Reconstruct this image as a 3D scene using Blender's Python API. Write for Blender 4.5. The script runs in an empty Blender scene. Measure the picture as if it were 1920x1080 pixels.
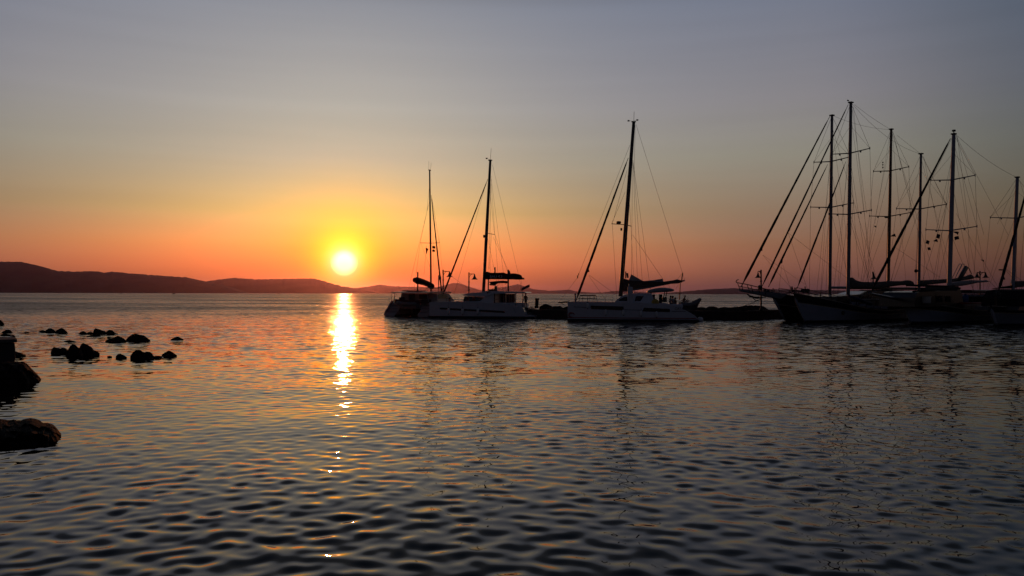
import bpy, bmesh, math, random
import numpy as np
from mathutils import Vector, Matrix, Euler, noise
R = math.radians
sc = bpy.context.scene
col = sc.collection
random.seed(7)

# ------------------------------------------------------------------ camera
CAM_Z = 3.0
FPX = 1507.0                       # focal length in pixels of a 1920 px wide picture
cam = bpy.data.cameras.new('camera')
cam.sensor_width = 36.0
cam.lens = 36.0 * FPX / 1920.0
cam.clip_start = 0.1
cam.clip_end = 120000.0
cam_ob = bpy.data.objects.new('camera', cam)
col.objects.link(cam_ob)
CAM_M = Matrix.Rotation(R(90.39), 3, 'X') @ Matrix.Rotation(R(0.12), 3, 'Z')
cam_ob.matrix_world = Matrix.Translation((0, 0, CAM_Z)) @ CAM_M.to_4x4()
sc.camera = cam_ob

def ray(px, py):
    return CAM_M @ Vector(((px - 960.0) / FPX, (540.0 - py) / FPX, -1.0))

def at(px, py, Y):
    """the point at depth Y that the photograph shows at (px, py)"""
    d = ray(px, py)
    return Vector((0, 0, CAM_Z)) + d * (Y / d.y)

def on_water(px, py):
    d = ray(px, py)
    return Vector((0, 0, CAM_Z)) + d * (-CAM_Z / d.z)

# ------------------------------------------------------------------ sky and sun
SUN_EL, SUN_AZ = R(2.1), R(-11.8)
SUN_DIR = Vector((math.sin(SUN_AZ) * math.cos(SUN_EL), math.cos(SUN_AZ) * math.cos(SUN_EL), math.sin(SUN_EL)))
world = bpy.data.worlds.new("World")
sc.world = world
world.use_nodes = True
wn, wl = world.node_tree.nodes, world.node_tree.links

def wmath(op, a, b=None, clamp=False):
    m = wn.new('ShaderNodeMath'); m.operation = op; m.use_clamp = clamp
    for i, v in ((0, a), (1, b)):
        if v is None: continue
        if isinstance(v, (int, float)): m.inputs[i].default_value = v
        else: wl.new(v, m.inputs[i])
    return m.outputs[0]

def wramp(fac, stops, interp='LINEAR'):
    r = wn.new('ShaderNodeValToRGB'); r.color_ramp.interpolation = interp
    els = r.color_ramp.elements
    while len(els) < len(stops): els.new(0.5)
    for e, (p, c) in zip(els, stops):
        e.position = p; e.color = (c[0], c[1], c[2], 1)
    wl.new(fac, r.inputs[0])
    return r.outputs[0]

def wvec(op, a, b):
    m = wn.new('ShaderNodeVectorMath'); m.operation = op
    for i, v in ((0, a), (1, b)):
        if isinstance(v, (tuple, Vector)): m.inputs[i].default_value = tuple(v)
        else: wl.new(v, m.inputs[i])
    return m.outputs['Value'] if op == 'DOT_PRODUCT' else m.outputs[0]

sky = wn.new('ShaderNodeTexSky')
sky.sky_type = 'NISHITA'
sky.sun_disc = False
sky.sun_elevation = SUN_EL
sky.sun_rotation = SUN_AZ
sky.dust_density, sky.air_density, sky.ozone_density = 3.0, 1.0, 3.0
tc = wn.new('ShaderNodeTexCoord')
sep = wn.new('ShaderNodeSeparateXYZ')
wl.new(tc.outputs['Generated'], sep.inputs[0])
elev = wmath('ARCSINE', sep.outputs[2])                     # radians above the horizon
epos = wmath('DIVIDE', elev, R(40.0), clamp=True)
az = wmath('ARCTAN2', sep.outputs[0], sep.outputs[1])       # 0 straight out to sea, + to the right
th = wmath('ARCCOSINE', wvec('DOT_PRODUCT', tc.outputs['Generated'], SUN_DIR))
def E_(deg): return deg / 40.0
gain = wramp(epos, [(0, (.15, .088, .13)), (E_(1.9), (.150, .088, .13)), (E_(3.4), (.125, .095, .105)), (E_(5.6), (.072, .088, .07)),
                    (E_(9.4), (.046, .061, .106)), (E_(13), (.050, .082, .145)), (E_(19.5), (.072, .108, .170)), (E_(23.5), (.042, .060, .075)), (1, (.045, .06, .06))])
veil = wramp(epos, [(0, (.062, .042, .046)), (E_(1.9), (.0624, .046, .0457)), (E_(3.4), (.0747, .0326, .0298)), (E_(5.6), (.155, .063, .058)),
                    (E_(9.4), (.210, .172, .066)), (E_(13), (.194, .140, .046)), (E_(19.5), (.118, .093, .028)), (E_(23.5), (.045, .033, .014)), (E_(30), (.018, .014, .010)), (1, (.006, .006, .006))])
azd = wmath('DIVIDE', wmath('ABSOLUTE', wmath('SUBTRACT', az, R(-5.0))), math.pi, clamp=True)
side = wramp(azd, [(0, (1, 1, 1)), (24/180, (1, 1, 1)), (41/180, (.42, .42, .42)), (70/180, (.25, .25, .25)), (1, (.10, .10, .10))], 'EASE')
back = wramp(azd, [(0, (1, 1, 1)), (26/180, (1, 1, 1)), (38/180, (.93, .93, .80)), (60/180, (.62, .62, .60)), (110/180, (.42, .42, .42)), (1, (.38, .38, .38))], 'EASE')
glow = wramp(wmath('DIVIDE', th, R(8.0), clamp=True),
             [(0, (1, .95, .85)), (.09, (1, .95, .75)), (.15, (.98, .76, .10)), (.22, (.72, .42, .0)), (.31, (.40, .17, 0)), (.42, (.19, .06, 0)), (.6, (.06, .012, 0)), (.8, (.015, .003, 0)), (1, (0, 0, 0))], 'B_SPLINE')
burn = wramp(wmath('DIVIDE', th, R(8.0), clamp=True), [(0, (1, .95, .2)), (.18, (1, .95, .2)), (.36, (1, .95, .55)), (.6, (1, .98, .85)), (1, (1, 1, 1))], 'B_SPLINE')
disc = wmath('SUBTRACT', 1.0, wmath('DIVIDE', wmath('SUBTRACT', th, R(0.46)), R(0.50), clamp=True), clamp=True)
dcol = wn.new('ShaderNodeVectorMath'); dcol.operation = 'SCALE'; dcol.inputs[0].default_value = (4.5, 3.4, 2.3)
wl.new(disc, dcol.inputs['Scale'])
total = wvec('ADD', wvec('MULTIPLY', burn, wvec('ADD', wvec('MULTIPLY', wvec('MULTIPLY', sky.outputs[0], gain), back), wvec('MULTIPLY', veil, side))),
             wvec('ADD', wvec('MULTIPLY', glow, (1.5, 1.5, 1.5)), dcol.outputs[0]))
near_sun = wmath('SUBTRACT', 1.0, wmath('DIVIDE', th, R(24.0), clamp=True), clamp=True)
lowt = wramp(epos, [(0, (.60, .36, .17)), (E_(1.6), (.66, .43, .21)), (E_(3.2), (.82, .63, .41)), (E_(5), (.98, .88, .78)), (E_(8), (1, 1, 1))])
mixl = wn.new('ShaderNodeMix'); mixl.data_type = 'VECTOR'
wl.new(near_sun, mixl.inputs[0]); mixl.inputs[4].default_value = (1, 1, 1); wl.new(lowt, mixl.inputs[5])
total = wvec('MULTIPLY', total, mixl.outputs[1])
# faint layered haze: long streaks that vary the sky by a few per cent
streak = wn.new('ShaderNodeCombineXYZ')
wl.new(wmath('MULTIPLY', az, 1.6), streak.inputs[0]); wl.new(wmath('MULTIPLY', elev, 42.0), streak.inputs[1])
sn = wn.new('ShaderNodeTexNoise'); sn.inputs['Scale'].default_value = 1.0; sn.inputs['Detail'].default_value = 4
wl.new(streak.outputs[0], sn.inputs['Vector'])
sm = wmath('ADD', wmath('MULTIPLY', wmath('SUBTRACT', sn.outputs['Fac'], .5), .13), 1.0)
smv = wn.new('ShaderNodeCombineXYZ')
for i_ in range(3): wl.new(sm, smv.inputs[i_])
total = wvec('MULTIPLY', total, smv.outputs[0])
bg = wn['Background'] if 'Background' in wn else wn.new('ShaderNodeBackground')
bg.inputs[1].default_value = 1.0
wl.new(total, bg.inputs[0])

sun = bpy.data.lights.new('sun', 'SUN')
sun.energy = 0.5
sun.angle = R(0.53)
sun.color = (1.0, 0.27, 0.07)
sun_ob = bpy.data.objects.new('sun', sun)
col.objects.link(sun_ob)
sun_ob.rotation_euler = (-SUN_DIR).to_track_quat('-Z', 'Y').to_euler()
sun_ob.location = (-40, 60, 40)

sc.view_settings.view_transform = 'Standard'
sc.view_settings.look = 'None'
sc.view_settings.exposure = 0.0
sc.view_settings.gamma = 1.0
sc.cycles.use_denoising = True
sc.cycles.max_bounces = 6
sc.cycles.volume_bounces = 0
sc.cycles.sample_clamp_indirect = 8.0

# ------------------------------------------------------------------ materials
MATS = {}
def mat(name, color, rough=0.6, metal=0.0, vary=0.25, scale=6.0, bump=0.0, coat=0.0, spec=0.5):
    """procedural paint / cloth / metal: a base colour broken up by two octaves of noise"""
    if name in MATS: return MATS[name]
    m = bpy.data.materials.new(name); m.use_nodes = True
    n, l = m.node_tree.nodes, m.node_tree.links
    b = n['Principled BSDF']
    b.inputs['Roughness'].default_value = rough
    b.inputs['Metallic'].default_value = metal
    b.inputs['Specular IOR Level'].default_value = spec
    b.inputs['Coat Weight'].default_value = coat
    t = n.new('ShaderNodeTexCoord'); nz = n.new('ShaderNodeTexNoise')
    nz.inputs['Scale'].default_value = scale; nz.inputs['Detail'].default_value = 5
    l.new(t.outputs['Object'], nz.inputs['Vector'])
    r = n.new('ShaderNodeValToRGB')
    lo = [c * (1 - vary) for c in color]; hi = [min(1, c * (1 + vary)) for c in color]
    r.color_ramp.elements[0].position = .3; r.color_ramp.elements[1].position = .7
    r.color_ramp.elements[0].color = (*lo, 1); r.color_ramp.elements[1].color = (*hi, 1)
    l.new(nz.outputs['Fac'], r.inputs[0]); l.new(r.outputs[0], b.inputs['Base Color'])
    if bump:
        bp = n.new('ShaderNodeBump'); bp.inputs['Strength'].default_value = bump; bp.inputs['Distance'].default_value = 0.1
        l.new(nz.outputs['Fac'], bp.inputs['Height']); l.new(bp.outputs[0], b.inputs['Normal'])
    MATS[name] = m
    return m

# ------------------------------------------------------------------ the sea
def water_material():
    m = bpy.data.materials.new('sea_water'); m.use_nodes = True
    n, l = m.node_tree.nodes, m.node_tree.links
    b = n['Principled BSDF']
    b.inputs['Base Color'].default_value = (.006, .0055, .004, 1)
    b.inputs['Roughness'].default_value = 0.03
    b.inputs['IOR'].default_value = 1.25
    b.inputs['Specular Tint'].default_value = (1.0, .86, .66, 1)        # brownish water; warm tint put into its reflections
    g = n.new('ShaderNodeNewGeometry')
    sp = n.new('ShaderNodeSeparateXYZ'); l.new(g.outputs['Position'], sp.inputs[0])
    def noise_slope(scale, yscale, detail):
        mp = n.new('ShaderNodeVectorMath'); mp.operation = 'MULTIPLY'; mp.inputs[1].default_value = (scale * .55, scale * yscale, scale)
        l.new(g.outputs['Position'], mp.inputs[0])
        t = n.new('ShaderNodeTexNoise'); t.inputs['Scale'].default_value = 1; t.inputs['Detail'].default_value = detail
        l.new(mp.outputs[0], t.inputs['Vector'])
        of = n.new('ShaderNodeVectorMath'); of.operation = 'ADD'; of.inputs[1].default_value = (37.3, 91.7, 13.1)
        l.new(mp.outputs[0], of.inputs[0])
        t2 = n.new('ShaderNodeTexNoise'); t2.inputs['Scale'].default_value = 1; t2.inputs['Detail'].default_value = detail
        l.new(of.outputs[0], t2.inputs['Vector'])
        s = n.new('ShaderNodeVectorMath'); s.operation = 'SUBTRACT'      # a difference of two: no mean slope
        l.new(t.outputs['Color'], s.inputs[0]); l.new(t2.outputs['Color'], s.inputs[1])
        return s.outputs[0]
    # wind patches on the open sea: broad streaks across
    pm = n.new('ShaderNodeVectorMath'); pm.operation = 'MULTIPLY'; pm.inputs[1].default_value = (.011, .017, 0)
    l.new(g.outputs['Position'], pm.inputs[0])
    pt = n.new('ShaderNodeTexNoise'); pt.inputs['Scale'].default_value = 1; pt.inputs['Detail'].default_value = 9; pt.inputs['Roughness'].default_value = .68
    l.new(pm.outputs[0], pt.inputs['Vector'])
    def mrange(val, a, b_, c, d, smooth=True):
        r = n.new('ShaderNodeMapRange'); r.interpolation_type = 'SMOOTHSTEP' if smooth else 'LINEAR'
        for i, v in ((1, a), (2, b_), (3, c), (4, d)): r.inputs[i].default_value = v
        l.new(val, r.inputs[0]); return r.outputs[0]
    def mul(a, b_):
        k = n.new('ShaderNodeMath'); k.operation = 'MULTIPLY'; l.new(a, k.inputs[0])
        if isinstance(b_, float): k.inputs[1].default_value = b_
        else: l.new(b_, k.inputs[1])
        return k.outputs[0]
    def addm(a, b_):
        k = n.new('ShaderNodeMath'); k.operation = 'ADD'; l.new(a, k.inputs[0]); l.new(b_, k.inputs[1]); return k.outputs[0]
    patch = mrange(pt.outputs['Fac'], .3, .7, .35, 1.6)
    open_sea = mul(mrange(sp.outputs[1], 66, 135, 0.0, 1.0), patch)
    amp = addm(mul(open_sea, OPEN_AMP), mrange(sp.outputs[1], 18, 62, HARB0, HARB1))
    def scaled(v, a):
        k = n.new('ShaderNodeVectorMath'); k.operation = 'SCALE'; l.new(v, k.inputs[0])
        if isinstance(a, float): k.inputs['Scale'].default_value = a
        else: l.new(a, k.inputs['Scale'])
        return k.outputs[0]
    def vadd(a, b_):
        k = n.new('ShaderNodeVectorMath'); k.operation = 'ADD'; l.new(a, k.inputs[0]); l.new(b_, k.inputs[1]); return k.outputs[0]
    sl = scaled(noise_slope(2.2, 1.0, 4), amp)
    rgh = addm(mrange(sp.outputs[1], 12, 60, .025, .06), mul(open_sea, .25))
    l.new(rgh, b.inputs['Roughness'])
    flat = n.new('ShaderNodeVectorMath'); flat.operation = 'MULTIPLY'; flat.inputs[1].default_value = (1, 1, 0)
    l.new(sl, flat.inputs[0])
    nn = n.new('ShaderNodeVectorMath'); nn.operation = 'NORMALIZE'
    l.new(vadd(g.outputs['Normal'], flat.outputs[0]), nn.inputs[0])
    l.new(nn.outputs[0], b.inputs['Normal'])
    return m

OPEN_AMP, HARB0, HARB1 = 1.7, 0.05, 0.75

def build_water():
    rng = np.random.default_rng(11)
    BACK = 8.0                              # the fan's origin lies this far behind the camera
    near = np.concatenate([np.linspace(1.0, BACK + 5, 12)[:-1], BACK + np.geomspace(5.0, 420, 1800)])
    far = np.geomspace(450, 40000, 60)
    r = np.concatenate([near, far])
    th_ = np.linspace(R(-43), R(43), 1500)
    rr, tt = np.meshgrid(r, th_, indexing='ij')
    x = rr * np.sin(tt); y = rr * np.cos(tt) - BACK
    dist = np.maximum(rr - BACK, 2.0)
    step = np.maximum(dist * .00247, rr * (th_[1] - th_[0]))
    z = np.zeros_like(x)
    N = 110
    lam = np.exp(rng.uniform(math.log(.22), math.log(3.0), N))
    slope = np.exp(-(np.log(lam / .45) / .62) ** 2) + .08
    slope *= WAVE_SLOPE * math.sqrt(2) / math.sqrt((slope ** 2).sum())
    ang = rng.normal(0, R(60), N) + R(4)
    ph = rng.uniform(0, 2 * math.pi, N)
    calm = 1.0 - .4 * np.clip((dist - 10) / 24, 0, 1)
    for i in range(N):
        k = 2 * math.pi / lam[i]
        fade = np.clip((lam[i] / step - 3.0) / 3.0, 0, 1) * calm
        p = k * (x * math.sin(ang[i]) + y * math.cos(ang[i])) + ph[i]
        z += fade * (slope[i] / k) * np.cos(p)
    # light groups of waves
    z *= .92 + .38 * np.sin(.31 * x + .13 * y + 1.1 * np.sin(.11 * y)) * np.sin(.27 * y - .09 * x + 1.3 * np.sin(.16 * x))
    z += .010 * np.cos(1.1 * y + .35 * x + .6 * np.sin(.2 * x)) + .008 * np.cos(.8 * y - .5 * x + 2.0)
    nr, nt = x.shape
    me = bpy.data.meshes.new('water')
    me.vertices.add(nr * nt)
    co = np.stack([x, y, z], -1).astype(np.float32).reshape(-1)
    me.vertices.foreach_set('co', co)
    i0 = (np.arange(nr - 1)[:, None] * nt + np.arange(nt - 1)[None]).reshape(-1)
    quads = np.stack([i0, i0 + 1, i0 + nt + 1, i0 + nt], -1)[:, ::-1].astype(np.int32)
    nq = len(quads)
    me.loops.add(nq * 4); me.polygons.add(nq)
    me.loops.foreach_set('vertex_index', quads.reshape(-1))
    me.polygons.foreach_set('loop_start', np.arange(0, nq * 4, 4, dtype=np.int32))
    me.polygons.foreach_set('use_smooth', np.ones(nq, dtype=bool))
    me.update(calc_edges=True)
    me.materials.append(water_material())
    o = bpy.data.objects.new('water', me); col.objects.link(o); o['kind'] = 'structure'
    return o

WAVE_SLOPE = 0.070
build_water()

# ------------------------------------------------------------------ far hills
def hills(pts, Y, depth, seed):
    """a range whose skyline passes the given photograph points at distance Y"""
    m = mat('hill_scrub', (.05, .05, .035), .9, vary=.5, scale=.004, spec=.1)
    xs = np.linspace(pts[0][0], pts[-1][0], 260)
    ys = np.interp(xs, [p[0] for p in pts], [p[1] for p in pts])
    rows = 14
    bm = bmesh.new(); grid = []
    for j in range(rows):
        v = j / (rows - 1); prof = math.sin(math.pi * v) ** .8 if 0 < v < 1 else 0
        row = []
        for i, px in enumerate(xs):
            top = at(px, ys[i], Y)
            h = max(0.0, top.z + 6 * noise.noise(Vector((px * .16, seed, 0))) + 3 * noise.noise(Vector((px * .45, seed, 3))))
            yy = Y + (v - .5) * depth
            f = prof * (1 + (0 if abs(v - .5) < .04 else .22 * noise.noise(Vector((px * .02, v * 4, seed)))))
            if abs(v - .5) > .02: f = min(f, .97 * yy / Y)
            row.append(bm.verts.new((top.x * yy / Y, yy, h * f - (2 if prof == 0 else 0))))
        grid.append(row)
    for j in range(rows - 1):
        for i in range(len(xs) - 1):
            f = bm.faces.new((grid[j][i], grid[j][i+1], grid[j+1][i+1], grid[j+1][i])); f.smooth = True
    me = bpy.data.meshes.new('hills'); bm.to_mesh(me); bm.free(); me.materials.append(m)
    o = bpy.data.objects.new('hills', me); col.objects.link(o); o['kind'] = 'structure'
hills([(-420, 520), (-250, 497), (-120, 492), (0, 489), (40, 489), (70, 496), (110, 507), (140, 508), (180, 507), (195, 510), (210, 508), (240, 511),
       (290, 515), (350, 519), (385, 527), (430, 537), (470, 549.6)], 7000, 1500, 1)
hills([(300, 549), (340, 538), (385, 527), (420, 522), (440, 520), (480, 523), (530, 522), (585, 521), (600, 524), (622, 531), (640, 536), (665, 540), (690, 545), (720, 549.6)], 8500, 1500, 2)
hills([(610, 549.5), (640, 542), (665, 540), (690, 537), (712, 533), (735, 536), (760, 537), (800, 537.5), (830, 541), (850, 549.6)], 11000, 1500, 3)
hills([(780, 549.6), (820, 538), (838, 533), (850, 530), (862, 530.5), (880, 537), (905, 545), (912, 545), (925, 540), (950, 537), (971, 532), (985, 537), (1000, 542), (1030, 545),
       (1050, 544), (1068, 543), (1080, 546), (1110, 548.5), (1130, 548), (1150, 545.5), (1170, 545), (1200, 547), (1230, 550.4)], 15000, 2000, 4)
hills([(1235, 551), (1260, 548), (1285, 546), (1330, 542), (1370, 540), (1410, 541), (1500, 543), (1640, 545), (1800, 544), (1950, 546), (2200, 552)], 9500, 1500, 5)

# ------------------------------------------------------------------ mesh helpers
def obj(name, bm, m, parent=None, smooth=True):
    """link a bmesh as ONE mesh object"""
    bmesh.ops.recalc_face_normals(bm, faces=bm.faces)
    me = bpy.data.meshes.new(name)
    for f in bm.faces: f.smooth = smooth
    bm.to_mesh(me); bm.free()
    for k in (m if isinstance(m, (list, tuple)) else [m]): me.materials.append(k)
    o = bpy.data.objects.new(name, me); col.objects.link(o)
    if parent is not None: o.parent = parent
    return o

def tag(o, label, cat, group=None):
    o['label'] = label; o['category'] = cat
    if group: o['group'] = group
    return o

def empty(name, loc, rz=0.0):
    o = bpy.data.objects.new(name, None); col.objects.link(o)
    o.location = loc; o.rotation_euler = (0, 0, rz); o.empty_display_size = .3
    return o

def tube(bm, pts, r, n=8, flat=1.0, mi=0):
    """a round bar through the points; r is one radius or one per point; flat squashes it sideways"""
    pts = [Vector(p) for p in pts]
    rs = [r] * len(pts) if isinstance(r, (int, float)) else r
    rings = []
    up = None
    for i, p in enumerate(pts):
        t = (pts[min(i + 1, len(pts) - 1)] - pts[max(i - 1, 0)]).normalized()
        if up is None:
            up = Vector((0, 0, 1)) if abs(t.z) < .9 else Vector((1, 0, 0))
        a = t.cross(up).normalized(); b = a.cross(t).normalized(); up = b
        rings.append([bm.verts.new(p + (a * math.cos(2*math.pi*k/n) * flat + b * math.sin(2*math.pi*k/n)) * rs[i]) for k in range(n)])
    loft(bm, rings, mi)

def loft(bm, rings, mi=0, cap=True):
    n = len(rings[0])
    for A, B in zip(rings, rings[1:]):
        for k in range(n):
            f = bm.faces.new((A[k], A[(k+1) % n], B[(k+1) % n], B[k])); f.material_index = mi
    if cap:
        for ring in (rings[0], rings[-1]):
            f = bm.faces.new(ring); f.material_index = mi

def box(bm, c, s, rot=None, mi=0, bev=0.0):
    M_ = Matrix.Translation(c) @ (rot.to_4x4() if rot else Matrix()) @ Matrix.Diagonal((s[0], s[1], s[2], 1))
    g = bmesh.ops.create_cube(bm, size=1, matrix=M_)
    for v in g['verts']:
        for f in v.link_faces: f.material_index = mi
    if bev:
        es = list({e for v in g['verts'] for e in v.link_edges})
        bmesh.ops.bevel(bm, geom=es, offset=bev, segments=2, affect='EDGES', profile=.6)

def profile(bm, pts, w, lean=0.0, z0=0.0, mi=0, c=0.0):
    """a side outline (x, z) given a width: +-w at height z0, leaning in by `lean` per metre of height"""
    A, B = [], []
    for x, z in pts:
        y = max(.02, w - (z - z0) * lean)
        A.append(bm.verts.new((x, c + y, z))); B.append(bm.verts.new((x, c - y, z)))
    n = len(pts)
    bm.faces.new(A).material_index = mi; bm.faces.new(B[::-1]).material_index = mi
    for k in range(n):
        bm.faces.new((A[k], B[k], B[(k+1) % n], A[(k+1) % n])).material_index = mi

def sidepane(bm, pts, y, t=.02, lean=0.0, z0=0.0, mi=0):
    """a flat pane with the outline (x, z) lying on a side whose distance from the middle is y, leaning in with height"""
    s = 1 if y > 0 else -1
    A = [bm.verts.new((x, s * (abs(y) - (z - z0) * lean + t), z)) for x, z in pts]
    B = [bm.verts.new((x, s * (abs(y) - (z - z0) * lean - t), z)) for x, z in pts]
    bm.faces.new(A); bm.faces.new(B[::-1])
    n = len(pts)
    for k in range(n): bm.faces.new((A[k], B[k], B[(k+1) % n], A[(k+1) % n]))

def interp(tab, x):
    return float(np.interp(x, [a for a, _ in tab], [b for _, b in tab]))

# ------------------------------------------------------------------ materials used on the boats and the shore
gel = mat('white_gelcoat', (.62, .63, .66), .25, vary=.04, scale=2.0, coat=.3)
grey_gel = mat('grey_gelcoat', (.30, .31, .33), .4, vary=.08)
glassd = mat('dark_window', (.012, .012, .014), .08, vary=.1)
anti = mat('antifouling', (.012, .014, .022), .6, vary=.3)
redstripe = mat('red_stripe', (.28, .02, .02), .35, vary=.1)
canvas = mat('black_canvas', (.022, .022, .026), .95, vary=.3, scale=9, bump=.3, spec=.05)
tan_canvas = mat('brown_sail_cover', (.10, .065, .05), .85, vary=.25, scale=6, bump=.3)
grey_canvas = mat('grey_sail_cover', (.14, .13, .12), .85, vary=.25, scale=6, bump=.3, spec=.1)
sailcloth = mat('sailcloth', (.34, .33, .32), .8, vary=.12, scale=3)
carbon = mat('dark_spar', (.05, .05, .055), .35, vary=.1)
alu = mat('painted_spar', (.20, .20, .22), .4, vary=.15, scale=1.5)
wood_spar = mat('varnished_spar', (.16, .09, .05), .4, vary=.3, scale=3)
wire = mat('rigging_wire', (.06, .06, .06), .5, vary=.1)
steel = mat('stainless_rail', (.35, .35, .36), .3, metal=.9, vary=.1)
darkmetal = mat('dark_iron', (.02, .02, .022), .55, vary=.2)
varnish = mat('varnished_wood', (.028, .013, .008), .3, vary=.4, scale=5, coat=.3)
flare_gel = mat('flare_tinted_gelcoat', (.42, .36, .36), .35, vary=.08, scale=2.0)  # white gelcoat with the pinkish veil of sun flare mixed into its colour
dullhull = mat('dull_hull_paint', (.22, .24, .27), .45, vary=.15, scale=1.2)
darkhull = mat('dark_hull_paint', (.014, .015, .018), .3, vary=.15)
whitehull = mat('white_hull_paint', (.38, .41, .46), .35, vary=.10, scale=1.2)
trim = mat('pale_trim', (.5, .42, .30), .5, vary=.2)
rubber = mat('grey_rubber', (.16, .16, .17), .6, vary=.15)
fend = mat('white_vinyl', (.82, .82, .80), .45, vary=.06)
blackr = mat('black_rubber', (.015, .015, .015), .6, vary=.2)
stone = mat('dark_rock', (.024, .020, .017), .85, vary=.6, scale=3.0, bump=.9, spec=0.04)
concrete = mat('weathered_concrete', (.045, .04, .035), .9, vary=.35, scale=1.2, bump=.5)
flagred = mat('red_flag', (.25, .015, .015), .8, vary=.1)
flagdark = mat('dark_flag', (.05, .04, .06), .8, vary=.2)
yellow = mat('yellow_vinyl', (.62, .40, .05), .5, vary=.1)
skin = mat('skin', (.30, .17, .11), .55, vary=.08)
hairm = mat('dark_hair', (.02, .014, .01), .6, vary=.2)
shirt_w = mat('pale_shirt', (.42, .42, .42), .85, vary=.1)
shirt_d = mat('dark_shirt', (.04, .04, .05), .85, vary=.2)
shirt_r = mat('rust_shirt', (.32, .10, .05), .85, vary=.15)
bluep = mat('blue_plastic', (.03, .10, .28), .5, vary=.1)
redp = mat('red_plastic', (.40, .04, .02), .45, vary=.1)
letter = mat('grey_lettering', (.75, .75, .75), .7, vary=.1)
letterd = mat('dark_lettering', (.03, .03, .05), .6, vary=.1)

def lettering(name, text, size, m, parent, origin, xdir, ydir):
    """flat raised writing as a real mesh, standing along xdir with its tops towards ydir"""
    cu = bpy.data.curves.new(name, 'FONT'); cu.body = text; cu.size = size; cu.extrude = .006; cu.align_x = 'LEFT'
    t = bpy.data.objects.new(name, cu); col.objects.link(t)
    dg = bpy.context.evaluated_depsgraph_get()
    me = bpy.data.meshes.new_from_object(t.evaluated_get(dg))
    bpy.data.objects.remove(t); bpy.data.curves.remove(cu)
    X, Y_ = Vector(xdir).normalized(), Vector(ydir).normalized(); Z = X.cross(Y_)
    Mx = Matrix((X, Y_, Z)).transposed().to_4x4(); Mx.translation = Vector(origin)
    me.transform(Mx); me.materials.clear(); me.materials.append(m)
    o = bpy.data.objects.new(name, me); col.objects.link(o); o.parent = parent
    return o

class Boat:
    def __init__(s, name, label, cat, loc, psi, group):
        s.e = tag(empty(name, loc, psi), label, cat, group)
        s.W = Matrix.Translation(loc) @ Matrix.Rotation(psi, 4, 'Z'); s.I = s.W.inverted()
        s.o = s.I @ Vector((0, 0, CAM_Z))
    def p(s, px, py, lat=0.0):              # where the photograph's point lies on the fore-and-aft plane `lat` metres to port
        d = s.I.to_3x3() @ ray(px, py)
        return s.o + d * ((lat - s.o.y) / d.y)
    def q(s, px, py, xl=0.0):               # the same on a plane across the boat
        d = s.I.to_3x3() @ ray(px, py)
        return s.o + d * ((xl - s.o.x) / d.x)
    def xz(s, pts, lat):
        r = [s.p(a, b, lat) for a, b in pts]
        return [(v.x, v.z) for v in r]
    def part(s, name, bm, m, parent=None, smooth=False):
        return obj(name, bm, m, parent or s.e, smooth)
    def line(s, name, pts, r=.013, m=None, n=5):
        bm = bmesh.new(); tube(bm, pts, r, n); return obj(name, bm, m or wire, s.e)
    def world(s, v): return s.W @ Vector(v)

def sag(a, b, drop, n=9):
    a, b = Vector(a), Vector(b)
    return [a.lerp(b, i/(n-1)) - Vector((0, 0, drop * 4 * (i/(n-1)) * (1 - i/(n-1)))) for i in range(n)]

def furled(b, top, bot, r0, r1, clew=None):
    """a headsail rolled round its stay: a lumpy tapered roll, with the clew's corner hanging out"""
    bm = bmesh.new(); top, bot = Vector(top), Vector(bot); n = 40; pts, rs = [], []
    for i in range(n + 1):
        t = i / n; pts.append(top.lerp(bot, t))
        k = .9 * (r0 + (r1 - r0) * min(1, t * 1.5))
        if t > .94: k *= max(.35, (1 - t) / .06)
        if t < .04: k *= .45
        rs.append(k * (1 + .13 * math.sin(i * 1.9) * math.sin(i * .7)))
    tube(bm, pts, rs, 7)
    if clew:
        t, w, h = clew; c = top.lerp(bot, t); ax = (bot - top).normalized()
        v = [bm.verts.new(c + ax * -h + Vector((0, .04, 0))), bm.verts.new(c + ax * .1 + Vector((0, .04, 0))), bm.verts.new(c + Vector((-w, .05, -.05)))]
        u = [bm.verts.new(x.co - Vector((0, .09, 0))) for x in v]
        bm.faces.new(v); bm.faces.new(u[::-1])
        for k in range(3): bm.faces.new((v[k], u[k], u[(k+1) % 3], v[(k+1) % 3]))
    return obj('furled_sail', bm, canvas, b.e)

def bundle(b, top, bot, w, m, name='sail_cover', parent=None, seed=0, rnd=False):
    """a sail stowed along its boom: the outline is two lines of points (x, z), thick across by w"""
    bm = bmesh.new(); n = 30
    xs = np.linspace(top[0][0], top[-1][0], n)
    ta = sorted(top); ba = sorted(bot)
    rings = []
    for i, x in enumerate(xs):
        zt = interp(ta, x); zb = interp(ba, x); c = (zt + zb) / 2; h = max(.03, (zt - zb) / 2)
        ww = w * (.55 + .45 * min(1, h / .3)) * (1 + .12 * noise.noise(Vector((x * 2.1, seed, 0))))
        ring = []
        for k in range(12):
            a = 2 * math.pi * k / 12; e = .65
            sx, cz = math.sin(a), math.cos(a)
            ring.append(bm.verts.new((x, ww * math.copysign(abs(sx) ** e, sx), c + h * math.copysign(abs(cz) ** (1 if rnd else .7), cz) * (1 + .05 * noise.noise(Vector((x * 3, k, seed)))))))
        rings.append(ring)
    loft(bm, rings)
    return obj(name, bm, m, parent or b.e)

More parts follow.
